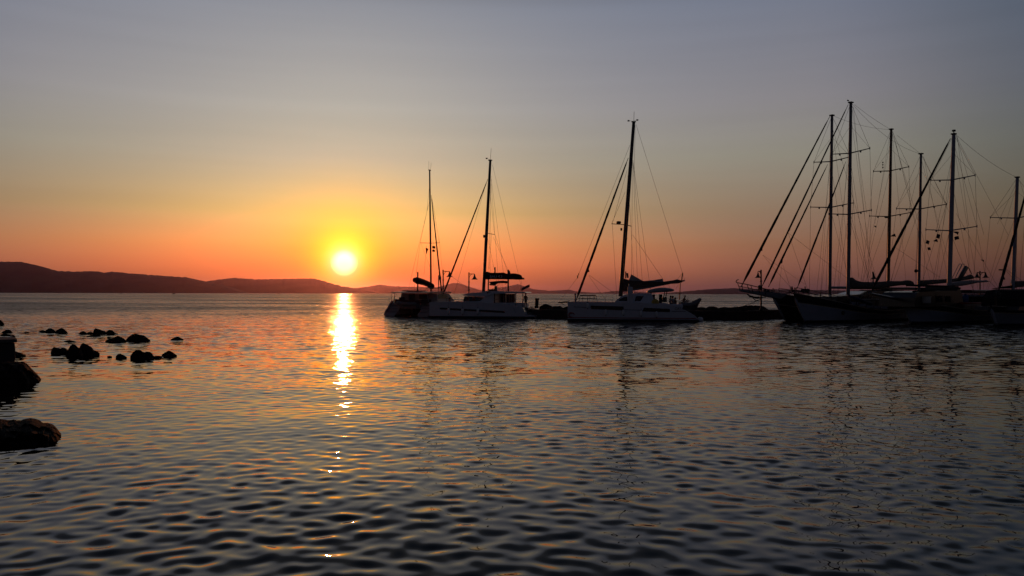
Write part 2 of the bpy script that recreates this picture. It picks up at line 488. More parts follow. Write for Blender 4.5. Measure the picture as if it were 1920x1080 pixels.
def cat_hull(b, side, yc, hw, prof, stripe, name='hull', bow_lean=0.0):
    """one hull of a catamaran; prof = (x, top z) from bow to stern"""
    bm = bmesh.new(); pr = sorted(prof)
    x0, x1 = prof[0][0], prof[-1][0]; n = 44; rings = []
    lev = [-.5, 0.0, .26, .34, .44, None]
    fr = [.35, .86, .93, .95, .96, 1.0]
    for i in range(n + 1):
        t = (i / n) ** 1.25; x = x0 + (x1 - x0) * t
        zt = interp(pr, x)
        w = hw * (min(1.0, .05 + (t / .42)) ** .62 if t < .42 else 1.0 - .10 * ((t - .42) / .58) ** 2)
        ring = []
        for s_ in (1, -1):
            seq = list(zip(lev, fr)) if s_ == 1 else list(zip(lev, fr))[::-1]
            for z, f in seq:
                z2 = zt if z is None else min(z, zt - .02)
                xx = x
                ring.append(bm.verts.new((xx, yc + s_ * w * f, z2)))
        rings.append(ring)
    m_ = [0, 0, 1, stripe, 1, 1]                       # per band of the near and far side
    nn = 12
    idx = [0, 0, 1, stripe, 1, 1, 1, stripe, 1, 0, 0, 0]
    for A, B in zip(rings, rings[1:]):
        for k in range(nn):
            f = bm.faces.new((A[k], A[(k+1) % nn], B[(k+1) % nn], B[k])); f.material_index = idx[k]
    for ring in (rings[0], rings[-1]): bm.faces.new(ring).material_index = 1
    return b.part(name, bm, [anti, gel, redstripe], smooth=False)

def hull_w(hw, prof, x):
    x0, x1 = prof[0][0], prof[-1][0]; t = (x - x0) / (x1 - x0)
    return hw * (min(1.0, .05 + (max(t, 0) / .42)) ** .62 if t < .42 else 1.0 - .10 * ((t - .42) / .58) ** 2)

def hull_pane(b, pts, yc, hw, prof, m, parent, name='hull_window', out=.03):
    """a pane that follows the hull's side: outline given as upper and lower lines of (x, z)"""
    bm = bmesh.new(); up, lo = pts
    n = 14; A, B = [], []
    for i in range(n + 1):
        t = i / n
        xu = up[0][0] + (up[-1][0] - up[0][0]) * t; zu = interp(sorted(up), xu)
        xl = lo[0][0] + (lo[-1][0] - lo[0][0]) * t; zl = interp(sorted(lo), xl)
        ring = []
        for x, z in ((xu, zu), (xl, zl)):
            for o_ in (out, -.05):
                ring.append(bm.verts.new((x, yc + hull_w(hw, prof, x) * (.965 + .035 * min(1, z / 2)) + o_, z)))
        A.append([ring[0], ring[2], ring[3], ring[1]])
    loft(bm, A)
    return b.part(name, bm, m, parent)

def rail(b, name, feet, h, m=None, wires=2, r=.018, close=True):
    """stanchions on the given feet joined by lifelines"""
    bm = bmesh.new(); tops = []
    for f in feet:
        f = Vector(f); t = f + Vector((0, 0, h)); tops.append(t); tube(bm, [f, t], r, 5)
    for k in range(wires):
        hh = h * (1 - k / (wires + .0))
        for a, c in zip(feet, feet[1:]):
            tube(bm, [Vector(a) + Vector((0, 0, hh)), Vector(c) + Vector((0, 0, hh))], r * .7, 4)
    return b.part(name, bm, m or steel)

# ------------------------------------------------------------------ people
def person(label, loc, face, joints, mats_, group=None, hat=None):
    """one continuous skinned body; joints in metres from `loc`, x = the way the person faces; face = heading in radians"""
    names = list(joints)
    edges = [('pelvis', 'chest'), ('chest', 'neck'), ('neck', 'head'), ('head', 'crown'),
             ('chest', 'ls'), ('ls', 'le'), ('le', 'lh'), ('lh', 'lf'), ('chest', 'rs'), ('rs', 're'), ('re', 'rh'), ('rh', 'rf'),
             ('pelvis', 'lp'), ('lp', 'lk'), ('lk', 'la'), ('la', 'lt'), ('pelvis', 'rp'), ('rp', 'rk'), ('rk', 'ra'), ('ra', 'rt')]
    rad = dict(pelvis=(.15, .12), chest=(.16, .12), neck=(.055, .055), head=(.085, .095), crown=(.07, .08), ls=(.07, .07), rs=(.07, .07), le=(.047, .047), re=(.047, .047),
               lh=(.032, .032), rh=(.032, .032), lf=(.03, .02), rf=(.03, .02), lp=(.10, .10), rp=(.10, .10), lk=(.062, .062), rk=(.062, .062), la=(.042, .042), ra=(.042, .042), lt=(.04, .03), rt=(.04, .03))
    me = bpy.data.meshes.new('person')
    me.from_pydata([joints[k] for k in names], [(names.index(a), names.index(c)) for a, c in edges], [])
    tmp = bpy.data.objects.new('person_cage', me); col.objects.link(tmp)
    sk = tmp.modifiers.new('skin', 'SKIN'); sk.use_smooth_shade = True
    for i, k in enumerate(names):
        v = me.skin_vertices[0].data[i]; v.radius = rad[k]; v.use_root = (k == 'pelvis')
    sb = tmp.modifiers.new('sub', 'SUBSURF'); sb.levels = 2; sb.render_levels = 2
    dg = bpy.context.evaluated_depsgraph_get()
    out = bpy.data.meshes.new_from_object(tmp.evaluated_get(dg))
    bpy.data.objects.remove(tmp)
    out.materials.clear()
    for m in (skin, mats_[0], mats_[1]): out.materials.append(m)
    jn, jc, jp = Vector(joints['neck']), Vector(joints['chest']), Vector(joints['pelvis'])
    for f in out.polygons:
        c = Vector(f.center); up = (jn - jp).normalized(); hgt = (c - jp).dot(up); tot = (jn - jp).length
        near_arm = min((c - Vector(joints[k])).length for k in ('lh', 'lf', 'rh', 'rf', 'le', 're'))
        if hgt > tot * .96: f.material_index = 0
        elif near_arm < .2: f.material_index = 0
        elif hgt > .06: f.material_index = 1
        else:
            shin = min((c - Vector(joints[k])).length for k in ('la', 'lt', 'ra', 'rt'))
            f.material_index = 0 if shin < .25 else 2
    o = bpy.data.objects.new('person', out); col.objects.link(o)
    o.location = loc; o.rotation_euler = (0, 0, face)
    tag(o, label, 'person', group)
    hd, cr = Vector(joints['head']), Vector(joints['crown'])
    bm = bmesh.new(); bmesh.ops.create_uvsphere(bm, u_segments=14, v_segments=10, radius=.118, matrix=Matrix.Translation(hd.lerp(cr, .6) + Vector((-.022, 0, .008))))
    bmesh.ops.delete(bm, geom=[v for v in bm.verts if v.co.x > hd.x + .045 and v.co.z < cr.z], context='VERTS')
    obj('hair', bm, hairm, o)
    bm = bmesh.new(); tube(bm, [hd + Vector((.07, 0, .03)), hd + Vector((.118, 0, -.01))], [.012, .017], 6); obj('nose', bm, skin, o)
    for s_ in (1, -1):
        bm = bmesh.new(); bmesh.ops.create_uvsphere(bm, u_segments=8, v_segments=6, radius=.022, matrix=Matrix.Translation(hd + Vector((0, s_ * .092, .0)))); obj('ear', bm, skin, o)
    return o

STAND = dict(pelvis=(0, 0, .94), chest=(.02, 0, 1.30), neck=(.02, 0, 1.49), head=(.04, 0, 1.60), crown=(.03, 0, 1.70),
             ls=(.02, .19, 1.40), le=(-.02, .26, 1.13), lh=(.10, .25, .90), lf=(.14, .24, .80), rs=(.02, -.19, 1.40), re=(-.02, -.26, 1.13), rh=(.12, -.24, .92), rf=(.17, -.22, .83),
             lp=(0, .10, .88), lk=(.03, .11, .49), la=(0, .12, .09), lt=(.15, .13, .04), rp=(0, -.10, .88), rk=(.03, -.11, .49), ra=(0, -.12, .09), rt=(.15, -.13, .04))
SIT = dict(pelvis=(0, 0, .55), chest=(.03, 0, .92), neck=(.05, 0, 1.10), head=(.09, 0, 1.21), crown=(.09, 0, 1.31),
           ls=(.03, .19, 1.02), le=(.12, .25, .77), lh=(.34, .18, .70), lf=(.42, .16, .67), rs=(.03, -.19, 1.02), re=(.12, -.25, .77), rh=(.34, -.18, .70), rf=(.42, -.16, .67),
           lp=(.05, .10, .55), lk=(.45, .13, .54), la=(.44, .13, .12), lt=(.58, .14, .06), rp=(.05, -.10, .55), rk=(.45, -.13, .54), ra=(.44, -.13, .12), rt=(.58, -.14, .06))
RECLINE = dict(SIT, chest=(-.12, 0, .90), neck=(-.18, 0, 1.08), head=(-.17, 0, 1.20), crown=(-.18, 0, 1.30), ls=(-.12, .19, 1.0), rs=(-.12, -.19, 1.0),
               le=(-.34, .27, .80), lh=(-.46, .26, .60), lf=(-.52, .26, .54), re=(.10, -.24, .78), rh=(.32, -.2, .70), rf=(.40, -.18, .68))

# ------------------------------------------------------------------ catamarans
CATS = 'catamarans moored along the breakwater'

def mast(b, base, top, r0, r1, m, flat=.6, name='mast'):
    bm = bmesh.new(); base, top = Vector(base), Vector(top)
    tube(bm, [base.lerp(top, i / 10) for i in range(11)], [r0 + (r1 - r0) * max(0, (i - 5) / 5) for i in range(11)], 12, flat=flat)
    return b.part(name, bm, m, smooth=True)

def bar(b, name, a, c, r, m, parent=None, n=8):
    bm = bmesh.new(); tube(bm, [a, c], r, n); return b.part(name, bm, m, parent, smooth=True)

def masthead(b, ms, top, parts):
    """aerials and the wind vane on a masthead: pairs of points"""
    for nm, pts, r in parts:
        bm = bmesh.new(); tube(bm, pts, r, 5)
        if nm == 'wind_vane': box(bm, pts[-1], (.22, .03, .16))
        b.part(nm, bm, darkmetal, ms)
    bm = bmesh.new(); box(bm, Vector(top) + Vector((0, 0, .04)), (.5, .16, .12), bev=.02); b.part('masthead', bm, darkmetal, ms)

def fenders(b, label_for, spots, group, lat, hz=.62, r=.13):
    for i, (px, py, lab) in enumerate(spots):
        c = b.world(b.p(px, py, lat + r + .02))
        bm = bmesh.new()
        prof_ = [(-.5, .02), (-.47, .4), (-.42, .7), (-.36, .95), (-.25, 1), (.25, 1), (.36, .95), (.42, .7), (.47, .4), (.5, .02)]
        loft(bm, [[bm.verts.new((r * k * math.cos(a * math.pi / 6), r * k * math.sin(a * math.pi / 6), z * hz)) for a in range(12)] for z, k in prof_])
        f = tag(obj('fender', bm, fend), lab, 'fender', group); f.location = c
        bm = bmesh.new(); tube(bm, [(0, 0, .45 * hz), (0, 0, .62 * hz)], .05, 8); obj('end_cap', bm, blackr, f)
        bm = bmesh.new(); tube(bm, [(0, 0, -.62 * hz), (0, 0, -.42 * hz)], [.02, .07], 8); obj('end_cap', bm, blackr, f)
        bm = bmesh.new(); tube(bm, [(0, 0, .6 * hz), (0, .05, 1.35 * hz)], .012, 5); obj('rope', bm, wire, f)

def flag(label, b, pt, w, h, m, pennant=False, group='flags in the rigging', lean=0.0, dx=1.0):
    """a small cloth hanging from a halyard, its folds real"""
    bm = bmesh.new(); n = 8; rows = []
    for i in range(n + 1):
        t = i / n; hh = h * (1 - (t if pennant else 0) * .95)
        y = .06 * math.sin(t * 7); z0 = -t * t * w * .25 + lean * t
        rows.append([bm.verts.new((dx * t * w, y + o_, z0 + zz - h / 2 * 0)) for zz in (hh / 2, -hh / 2) for o_ in (.006, -.006)])
    rings = [[r[0], r[2], r[3], r[1]] for r in rows]
    loft(bm, rings)
    o = tag(obj('flag', bm, m), label, 'flag', group); o.location = b.world(pt) if b else pt
    return o

# ---- the single-hander on the right: dagger boards, red stripe
psi = R(172)
hd = Vector((math.cos(psi), math.sin(psi), 0)); pt_ = Vector((-hd.y, hd.x, 0))
Wp = on_water(1186, 603.2); LAT = 3.55
b3 = Boat('catamaran', 'white catamaran with a red waterline stripe and brown sail cover, people in its cockpit', 'catamaran', Wp - pt_ * LAT, psi, CATS)
b = b3
P3 = b.xz([(1063.5, 566.2), (1075, 565.6), (1100, 565.8), (1150, 566.6), (1200, 567.8), (1240, 570), (1262, 573), (1276, 577), (1290, 584), (1300, 589.5), (1309, 595.5), (1311, 600)], LAT)
HW3, YC3 = .82, LAT - .80
hull3 = cat_hull(b, 1, YC3, HW3, P3, 2)
cat_hull(b, -1, -YC3, HW3, P3, 2)
for up, lo in ((((1107, 573.2), (1169, 574.6)), ((1108.5, 579.4), (1169, 582.0))), (((1207.5, 577), (1255.5, 579.2)), ((1204.5, 583.8), (1256, 585.2)))):
    hull_pane(b, (b.xz(up, LAT), b.xz(lo, LAT)), YC3, HW3, P3, glassd, hull3)
for (x0, y0), (x1, y1) in (((1075, 575), (1104, 576.4)), ((1170, 580.2), (1204, 581.2)), ((1259, 583.2), (1286, 583.6))):
    u = b.xz([(x0, y0), (x1, y1)], LAT); v = b.xz([(x0, y0 + .9), (x1, y1 + .9)], LAT)
    hull_pane(b, (u, v), YC3, HW3, P3, letterd, hull3, 'rub_line', .015)
# hull name and the mark at the bow
o_ = b.p(1265.0, 581.0, LAT + .04)
lettering('lettering', 'CATANA 47', .36, letterd, b.e, (o_.x, YC3 + hull_w(HW3, P3, o_.x) * .985 + .015, o_.z), (-1, 0, 0), (0, 0, 1))
c = b.p(1070.5, 590.5, LAT); bm = bmesh.new()
yb = YC3 + hull_w(HW3, P3, c.x)
pts = [(c.x - .30 * math.cos(a) * .9, yb + .05 - .08 * (1 + math.cos(a)) * 0, c.z + .24 * math.sin(a)) for a in np.linspace(.7, 5.2, 14)]
tube(bm, pts, [.03 + .05 * math.sin(math.pi * i / 13) for i in range(14)], 6)
pts = [(c.x - .12 - .26 * math.cos(a) * .8, yb + .06, c.z + .04 + .16 * math.sin(a)) for a in np.linspace(-.6, 3.0, 9)]
tube(bm, pts, [.02 + .04 * math.sin(math.pi * i / 8) for i in range(9)], 6)
b.part('bow_mark', bm, redstripe, hull3)
# bridge deck between the hulls
zx = lambda px, py, lat=LAT: (lambda v: (v.x, v.z))(b.p(px, py, lat))
xa = b.p(1145, 566, LAT).x; xe = b.p(1282, 575, LAT).x
bm = bmesh.new(); box(bm, ((xa + xe) / 2, 0, 1.35), (abs(xa - xe), 2 * YC3 - .9, 1.1), bev=.1); bridge3 = b.part('bridge_deck', bm, gel)
xb = P3[0][0] - .35
bm = bmesh.new(); tube(bm, [(xb, -YC3, 1.9), (xb, YC3, 1.9)], .11, 10); b.part('cross_beam', bm, alu)
bm = bmesh.new(); box(bm, ((xb + xa) / 2, 0, 1.85), (abs(xb - xa) - .1, 2 * YC3 - 1.0, .03)); b.part('trampoline', bm, canvas)
# coach roof
CL = 2.75
roof = b.xz([(1150, 570), (1152, 566.5), (1158, 560.5), (1166, 555), (1173, 552), (1182, 550.6), (1200, 549.6), (1221, 550), (1224, 555), (1228, 572)], CL)
bm = bmesh.new(); profile(bm, roof, CL + .05, .22, 1.9); cab3 = b.part('coach_roof', bm, gel)
for pts in ([(1158.5, 564), (1163, 560.2), (1170, 557.2), (1176, 556.4), (1176, 564.4)], [(1190, 564.6), (1192.5, 555.2), (1207, 555), (1201, 564.6)]):
    bm = bmesh.new(); sidepane(bm, b.xz(pts, CL), CL + .05, .02, .22, 1.9); b.part('cabin_window', bm, glassd, cab3)
    bm = bmesh.new(); sidepane(bm, b.xz(pts, CL), -(CL + .05), .02, .22, 1.9); b.part('cabin_window', bm, glassd, cab3)
bm = bmesh.new(); tube(bm, [b.p(1150, 567.6, CL + .12), b.p(1192, 568.4, CL + .12)], .035, 5); tube(bm, [b.p(1199, 568.4, CL + .12), b.p(1224, 569.6, CL + .12)], .035, 5); b.part('grab_rail', bm, letterd, cab3)
# dagger boards standing out of both hulls
for s_ in (1, -1):
    a = b.p(1181.5, 569, LAT - .25); t = b.p(1181.5, 538, LAT - .25)
    bm = bmesh.new(); box(bm, (a.x, s_ * (LAT - .35), (a.z + t.z) / 2), (.56, .16, t.z - a.z), bev=.05)
    t2 = b.p(1179.5, 532.5, LAT - .25); box(bm, (t2.x, s_ * (LAT - .35), (t.z + t2.z) / 2), (.16, .1, t2.z - t.z), bev=.03)
    b.part('dagger_board', bm, gel)
# helm roof on struts
t0, t1 = b.p(1214, 547, 1.5), b.p(1264.5, 544, 1.5)
bm = bmesh.new(); L_ = t0.x - t1.x; n = 14; rings = []
for i in range(n + 1):
    t = i / n; x = t0.x - L_ * t; z = b.p(1214 + 50.5 * t, 0, 1.5); zc = t0.z + (t1.z - t0.z) * t + .10 * math.sin(math.pi * t)
    h = .27 * (math.sin(math.pi * min(1, max(.02, t * .96 + .02)))) ** .35; w = 1.75 * (math.sin(math.pi * (t * .9 + .05))) ** .3
    rings.append([bm.verts.new((x, w * math.copysign(abs(math.sin(a)) ** .5, math.sin(a)), zc + h * math.copysign(abs(math.cos(a)) ** .8, math.cos(a)))) for a in [2 * math.pi * k / 16 for k in range(16)]])
loft(bm, rings); hard3 = b.part('helm_roof', bm, grey_gel, smooth=True)
for s_ in (1.45, -1.45):
    for (a, c) in (((1247, 545.5), (1242, 566)), ((1251, 545.5), (1246, 566))):
        bar(b, 'roof_strut', b.p(*a, s_), b.p(*c, s_), .05, carbon)
for px, w, lat in ((1224.5, .34, 1.3), (1238, .34, 1.0)):
    a, c = b.p(px, 552, lat), b.p(px + 1, 570, lat)
    bm = bmesh.new(); box(bm, ((a.x + c.x) / 2, lat, (a.z + c.z) / 2), (w, .5, abs(a.z - c.z)), bev=.06); b.part('helm_seat', bm, canvas)
ah = b.p(1246, 562, .4); bm = bmesh.new(); box(bm, ah, (.5, .45, .55), bev=.06); b.part('console', bm, carbon)
# cockpit coaming, benches and table
for s_ in (1, -1):
    bm = bmesh.new(); profile(bm, b.xz([(1226, 575), (1227, 567.5), (1250, 568.8), (1262, 571), (1274, 575)], LAT - 1.1), .14, 0, 0, 0, s_ * (LAT - 1.1)); b.part('cockpit_coaming', bm, gel)
bm = bmesh.new(); a = b.p(1272, 572, 1.6); box(bm, (a.x, 0, a.z - .2), (.6, 3.8, .5), bev=.05); b.part('bench', bm, grey_gel)
# guard rails
yr = YC3 + HW3 * .8
feet = [(b.p(px, py, yr).x, YC3 + hull_w(HW3, P3, b.p(px, py, yr).x) * .85, b.p(px, py, yr).z - .05) for px, py in ((1112, 566), (1135, 566.3), (1149, 566.5))]
rail(b, 'guard_rail', feet, .62)
for s_ in (1, -1):
    bm = bmesh.new()
    k = lambda px, py: (b.p(px, py, yr).x, s_ * (yr - .35), b.p(px, py, yr).z)
    for a, c in (((1086, 566), (1087, 554)), ((1101, 566), (1101.5, 554)), ((1116, 566), (1113.5, 554))): tube(bm, [k(*a), k(*c)], .02, 5)
    tube(bm, [k(1087, 554), k(1099, 554)], .065, 6); tube(bm, [k(1102, 554), k(1113.5, 554)], .065, 6); tube(bm, [k(1083, 559.6), k(1116, 559.6)], .022, 5)
    b.part('bow_seat', bm, carbon)
bm = bmesh.new(); a = b.p(1078.5, 566, 2.6); t = b.p(1078.5, 552, 2.6)
box(bm, (a.x, a.y, (a.z + t.z) / 2), (.16, .2, t.z - a.z), bev=.05); box(bm, t, (.22, .22, .2), bev=.05); b.part('anchor_winch', bm, grey_gel)
bm = bmesh.new(); tube(bm, [b.p(1068, 566.5, 0), b.p(1046, 567.5, 0)], [.08, .05], 8); tube(bm, [b.p(1049, 566.5, 0), b.p(1058, 571.5, 0)], .03, 5); tube(bm, [b.p(1068, 564, .3), b.p(1047, 567, 0)], .03, 5); b.part('bowsprit', bm, carbon)
# rig
mb, mt = b.p(1163.5, 556, 0), b.p(1188.3, 229, 0)
m3 = mast(b, mb, mt, .23, .17, carbon, .55)
masthead(b, m3, mt, (('aerial', [mt, b.p(1189, 209, 0)], .022), ('wind_vane', [mt + Vector((0, 0, .1)), b.p(1178.5, 226.5, 0)], .016), ('wind_vane', [mt + Vector((0, 0, .15)), b.p(1195, 225, 0)], .016)))
s0, s1 = b.p(1147, 419.6, 1.2), b.p(1183.5, 424, -1.2)
sc_ = b.p(1173.5, 421.5, 0)
bm = bmesh.new(); tube(bm, [(s0.x, 1.2, s0.z), sc_], .045, 6, 1); b.part('spreader', bm, carbon, m3)
bm = bmesh.new(); tube(bm, [(s1.x, -1.2, s1.z), sc_], .045, 6, 1); b.part('spreader', bm, carbon, m3)
rd = b.p(1160, 417, .5); bm = bmesh.new()
loft(bm, [[bm.verts.new(rd + Vector((r_ * math.cos(k * math.pi / 7), r_ * math.sin(k * math.pi / 7), z))) for k in range(14)] for r_, z in ((.2, -.16), (.27, -.1), (.27, .04), (.22, .12), (.05, .15))])
b.part('radar_dome', bm, carbon, m3)
for px, py in ((1165, 430), (1172.5, 432.5)):
    bm = bmesh.new(); box(bm, b.p(px, py, 0), (.22, .2, .3), bev=.05); b.part('deck_light', bm, carbon, m3)
furled(b, b.p(1178, 296, 0), b.p(1079.5, 565, 0), .085, .15, (.79, .32, .5))
ln = [((1181, 272), (1083, 520), 0), ((1083, 520), (1048, 567), 0), ((1192.5, 233), (1280, 513), 0), ((1191, 235), (1189, 330), 0),
      ((1186, 300), (1184, 516), 0), ((1187, 300), (1196, 547), 1.2), ((1187.5, 305), (1206, 549), -1.2), ((1188, 310), (1219.5, 542), 0),
      ((1176, 318), (1148, 420), 1.5), ((1148, 420), (1157, 566), 3.0), ((1177, 330), (1183, 424), -1.3), ((1183, 424), (1190, 560), -3), ((1172, 360), (1147, 419), 1.2), ((1184, 300), (1168, 500), .4),
      ((1105, 516), (1150, 549), .5), ((1104, 517), (1134, 560), .5), ((1186, 440), (1244, 525), .2), ((1171, 430), (1168, 545), .5), ((1176, 445), (1169, 520), -.5)]
for a, c, l_ in ln:
    b.line('stay' if l_ == 0 else 'shroud', [b.p(*a, 0), b.p(*c, l_)], .015)
bm = bmesh.new(); box(bm, b.p(1083, 519, 0), (.14, .12, .34), bev=.04); box(bm, b.p(1085, 514, 0), (.1, .1, .2), bev=.03); b.part('block', bm, carbon)
# boom, sail cover and the loose sail on top
ba, bc = b.p(1167, 547, 0), b.p(1284, 526.5, 0)
bm = bmesh.new(); tube(bm, [b.p(1168, 545.5, 0), b.p(1188, 543.3, 0), b.p(1215, 538.8, 0), b.p(1284, 526, 0)], [.09, .12, .12, .09], 10); boom3 = b.part('boom', bm, alu, smooth=True)
bundle(b, b.xz([(1167, 521.5), (1180, 525), (1200, 526.5), (1240, 528.5), (1262, 525.5), (1272, 524), (1279, 526)], 0), b.xz([(1166, 546), (1185, 543), (1215, 537.6), (1250, 533), (1272, 531.5), (1279, 529.5)], 0), .28, tan_canvas, parent=boom3)
bm = bmesh.new(); profile(bm, b.xz([(1179, 525.5), (1183.5, 514.3), (1206, 527), (1224, 525.5), (1242, 522.5), (1244, 528), (1262, 525.6), (1270, 523.4), (1276, 526.5), (1240, 530), (1200, 529)], 0), .12); b.part('loose_sail', bm, sailcloth, boom3)
for a, c, r_ in (((1173.3, 509), (1173, 522), .07), ((1176, 512), (1177, 521), .13), ((1280, 511.5), (1278, 526), .07), ((1279, 513), (1269, 525), .014), ((1280, 513), (1284, 525), .014), ((1275.5, 531), (1274, 562), .06)):
    bm = bmesh.new(); tube(bm, [b.p(*a, 0), b.p(*c, 0)], r_, 6); b.part('boom_fitting', bm, carbon, boom3)
for a, c in (((1218, 538), (1219.5, 543)), ((1244, 535.5), (1246, 541)), ((1254, 534), (1255.5, 540)), ((1264, 533), (1264, 539.5)), ((1273, 532), (1267, 542))):
    b.line('sheet', [b.p(*a, 0), b.p(*c, 0)], .014)
fenders(b, None, [(1102, 573, 'white fender hanging nearest the bow of the red striped catamaran'),
                  (1136, 585.2, 'white fender hanging below the front hull window of the red striped catamaran'),
                  (1169, 585.6, 'white fender at the after end of the front hull window of the red striped catamaran'),
                  (1202, 587, 'white fender between the two hull windows of the red striped catamaran'),
                  (1231, 589, 'white fender hanging below the after hull window of the red striped catamaran')], 'fenders on the red striped catamaran', LAT + .02)
# yellow lifebuoy on the rail
c = b.p(1228.7, 567.5, LAT - .75); bm = bmesh.new()
bmesh.ops.create_uvsphere(bm, u_segments=24, v_segments=12, radius=.40, matrix=Matrix.Translation((0, 0, 0)) @ Matrix.Diagonal((1, .35, 1, 1)))
ly = tag(obj('lifebuoy', bm, yellow), 'round ochre yellow lifebuoy bag at the cockpit side of a catamaran', 'lifebuoy'); ly.location = b.world(c); ly.rotation_euler = (0, 0, psi)
bm = bmesh.new()
for dx in (-.16, 0, .16): tube(bm, [(dx, .125, -.16), (dx, .145, 0), (dx, .125, .16)], .022, 5)
obj('strap', bm, mat('ochre_strap', (.2, .12, .03), .7), ly)
# dinghy hung across the stern
dl = b.world(b.p(1294, 571, 1.0))
din = tag(empty('dinghy', dl, psi + R(180)), 'grey inflatable dinghy with raised bow hung behind the red striped catamaran', 'dinghy', 'dinghies hung at the sterns')
bm = bmesh.new(); U = []
for i in range(25):
    a = math.pi * (i / 24) - math.pi / 2; t = i / 24
    if t < .3: U.append((-1.05 + 3.6 * t, -.62, .08 * t))
    elif t > .7: U.append((-1.05 + 3.6 * (1 - t), .62, .08 * (1 - t)))
    else:
        aa = (t - .5) / .2 * math.pi / 2; U.append((.03 + 1.0 * math.cos(aa), .62 * math.sin(aa), .03 + .5 * math.cos(aa) ** 1.5))
tube(bm, U, [.12] + [.20] * 23 + [.12], 12); obj('tube', bm, rubber, din)
bm = bmesh.new(); profile(bm, [(-1.0, -.15), (-.95, -.55), (.1, -.62), (.75, -.25), (1.0, .3), (.6, .1), (-.9, 0)], .5, 0); obj('keel', bm, anti, din, False)
bm = bmesh.new(); box(bm, (-.2, 0, .16), (.3, 1.1, .06), bev=.02); obj('thwart', bm, grey_gel, din)
bm = bmesh.new(); tube(bm, [(-.6, .3, .2), (-.35, .25, .45), (-.2, .2, .6)], .035, 6); tube(bm, [(.2, .1, .3), (.9, .1, .62)], .03, 5); obj('oar', bm, darkmetal, din)
bm = bmesh.new(); tube(bm, [b.p(1279, 575, 1.2), b.p(1283, 566, 1.2), b.p(1293, 563, 1.2)], .05, 6); b.part('davit', bm, steel); bm = bmesh.new(); tube(bm, [b.p(1281, 578, -.6), b.p(1284, 567, -.6), b.p(1293, 565, -.6)], .05, 6); b.part('davit', bm, steel)
# people in the cockpit
def seat_at(px, py, lat, joints):
    v = b3.p(px, py, lat); w = b3.world(v); w.z -= joints['crown'][2]; return w
person('person in a pale shirt sitting nearest the helm of the red striped catamaran', seat_at(1256.5, 555.5, 1.6, SIT), psi + R(150), SIT, (shirt_w, shirt_d), 'people in the cockpit')
person('person in dark clothes sitting second from the helm of the red striped catamaran', seat_at(1262, 556.2, 1.1, SIT), psi + R(-60), SIT, (shirt_w, shirt_d), 'people in the cockpit')
person('smaller person in dark clothes sitting third from the helm of the red striped catamaran', seat_at(1267, 558.8, .7, SIT), psi + R(30), SIT, (shirt_d, shirt_d), 'people in the cockpit')
person('person leaning back on the stern seat beside the hung dinghy', seat_at(1281, 554.8, .9, RECLINE), psi + R(5), RECLINE, (shirt_r, shirt_d), 'people in the cockpit')
# round white buoy behind it
bu = on_water(1315, 603.2); bm = bmesh.new()
bmesh.ops.create_uvsphere(bm, u_segments=20, v_segments=14, radius=.30)
bo = tag(obj('mooring_buoy', bm, fend), 'round white mooring buoy floating behind the red striped catamaran', 'buoy'); bo.location = (bu.x, bu.y + .4, .22)
bm = bmesh.new(); tube(bm, [(0, 0, .28), (0, 0, .36)], .05, 8); obj('eye', bm, blackr, bo)

# ---- the black-covered catamaran in the middle
psi = R(171)
hd = Vector((math.cos(psi), math.sin(psi), 0)); pt_ = Vector((-hd.y, hd.x, 0))
Wp = on_water(900, 597.2); LAT = 3.35
b2 = Boat('catamaran', 'white catamaran with black boom cover, reddish cabin windows and a long dark hull window', 'catamaran', Wp - pt_ * LAT, psi, CATS)
b = b2
P2 = b.xz([(802.5, 566.5), (815, 565.4), (840, 565.4), (870, 565.6), (905, 567), (930, 568.8), (952, 571), (962, 573.2), (972, 575), (982, 577.5), (984, 590), (996, 591), (1003, 592)], LAT)
HW2, YC2 = .80, LAT - .78
hull2 = cat_hull(b, 1, YC2, HW2, P2, 1); cat_hull(b, -1, -YC2, HW2, P2, 1)
hull_pane(b, (b.xz(((822.5, 576.8), (870, 579.2), (945.5, 583.2)), LAT), b.xz(((823.5, 580), (870, 582.6), (947, 586.8)), LAT)), YC2, HW2, P2, glassd, hull2)
hull_pane(b, (b.xz(((803, 594.6), (980, 596.2)), LAT), b.xz(((803, 595.6), (980, 597)), LAT)), YC2, HW2, P2, anti, hull2, 'boot_line', .012)
bm = bmesh.new(); tube(bm, [(b.p(x, y, LAT).x, YC2 + hull_w(HW2, P2, b.p(x, y, LAT).x) * .985, b.p(x, y, LAT).z) for x, y in ((961, 573.5), (964, 580), (967, 587))], .03, 5); b.part('hull_crease', bm, grey_gel, hull2)
xa, xe = b.p(860, 566, LAT).x, b.p(980, 575, LAT).x
bm = bmesh.new(); box(bm, ((xa + xe) / 2, 0, 1.35), (abs(xa - xe), 2 * YC2 - .9, 1.1), bev=.1); b.part('bridge_deck', bm, gel)
xb = P2[0][0] - .3
bm = bmesh.new(); box(bm, ((xb + xa) / 2, 0, 1.72), (abs(xb - xa), 2 * YC2 - 1.0, .2), bev=.04); b.part('fore_deck', bm, gel)
CL = 2.6
bm = bmesh.new()
profile(bm, b.xz([(866, 572), (869, 565), (876, 555.5), (907, 557.2), (905.5, 563), (902, 566), (905, 572)], CL), CL - .03, .10, 1.9)
cabin2 = b.part('saloon', bm, gel)
pts = [(867.8, 564.8), (870.8, 555.3), (906.5, 557.6), (903.5, 561.5), (900, 564.6), (885, 565)]
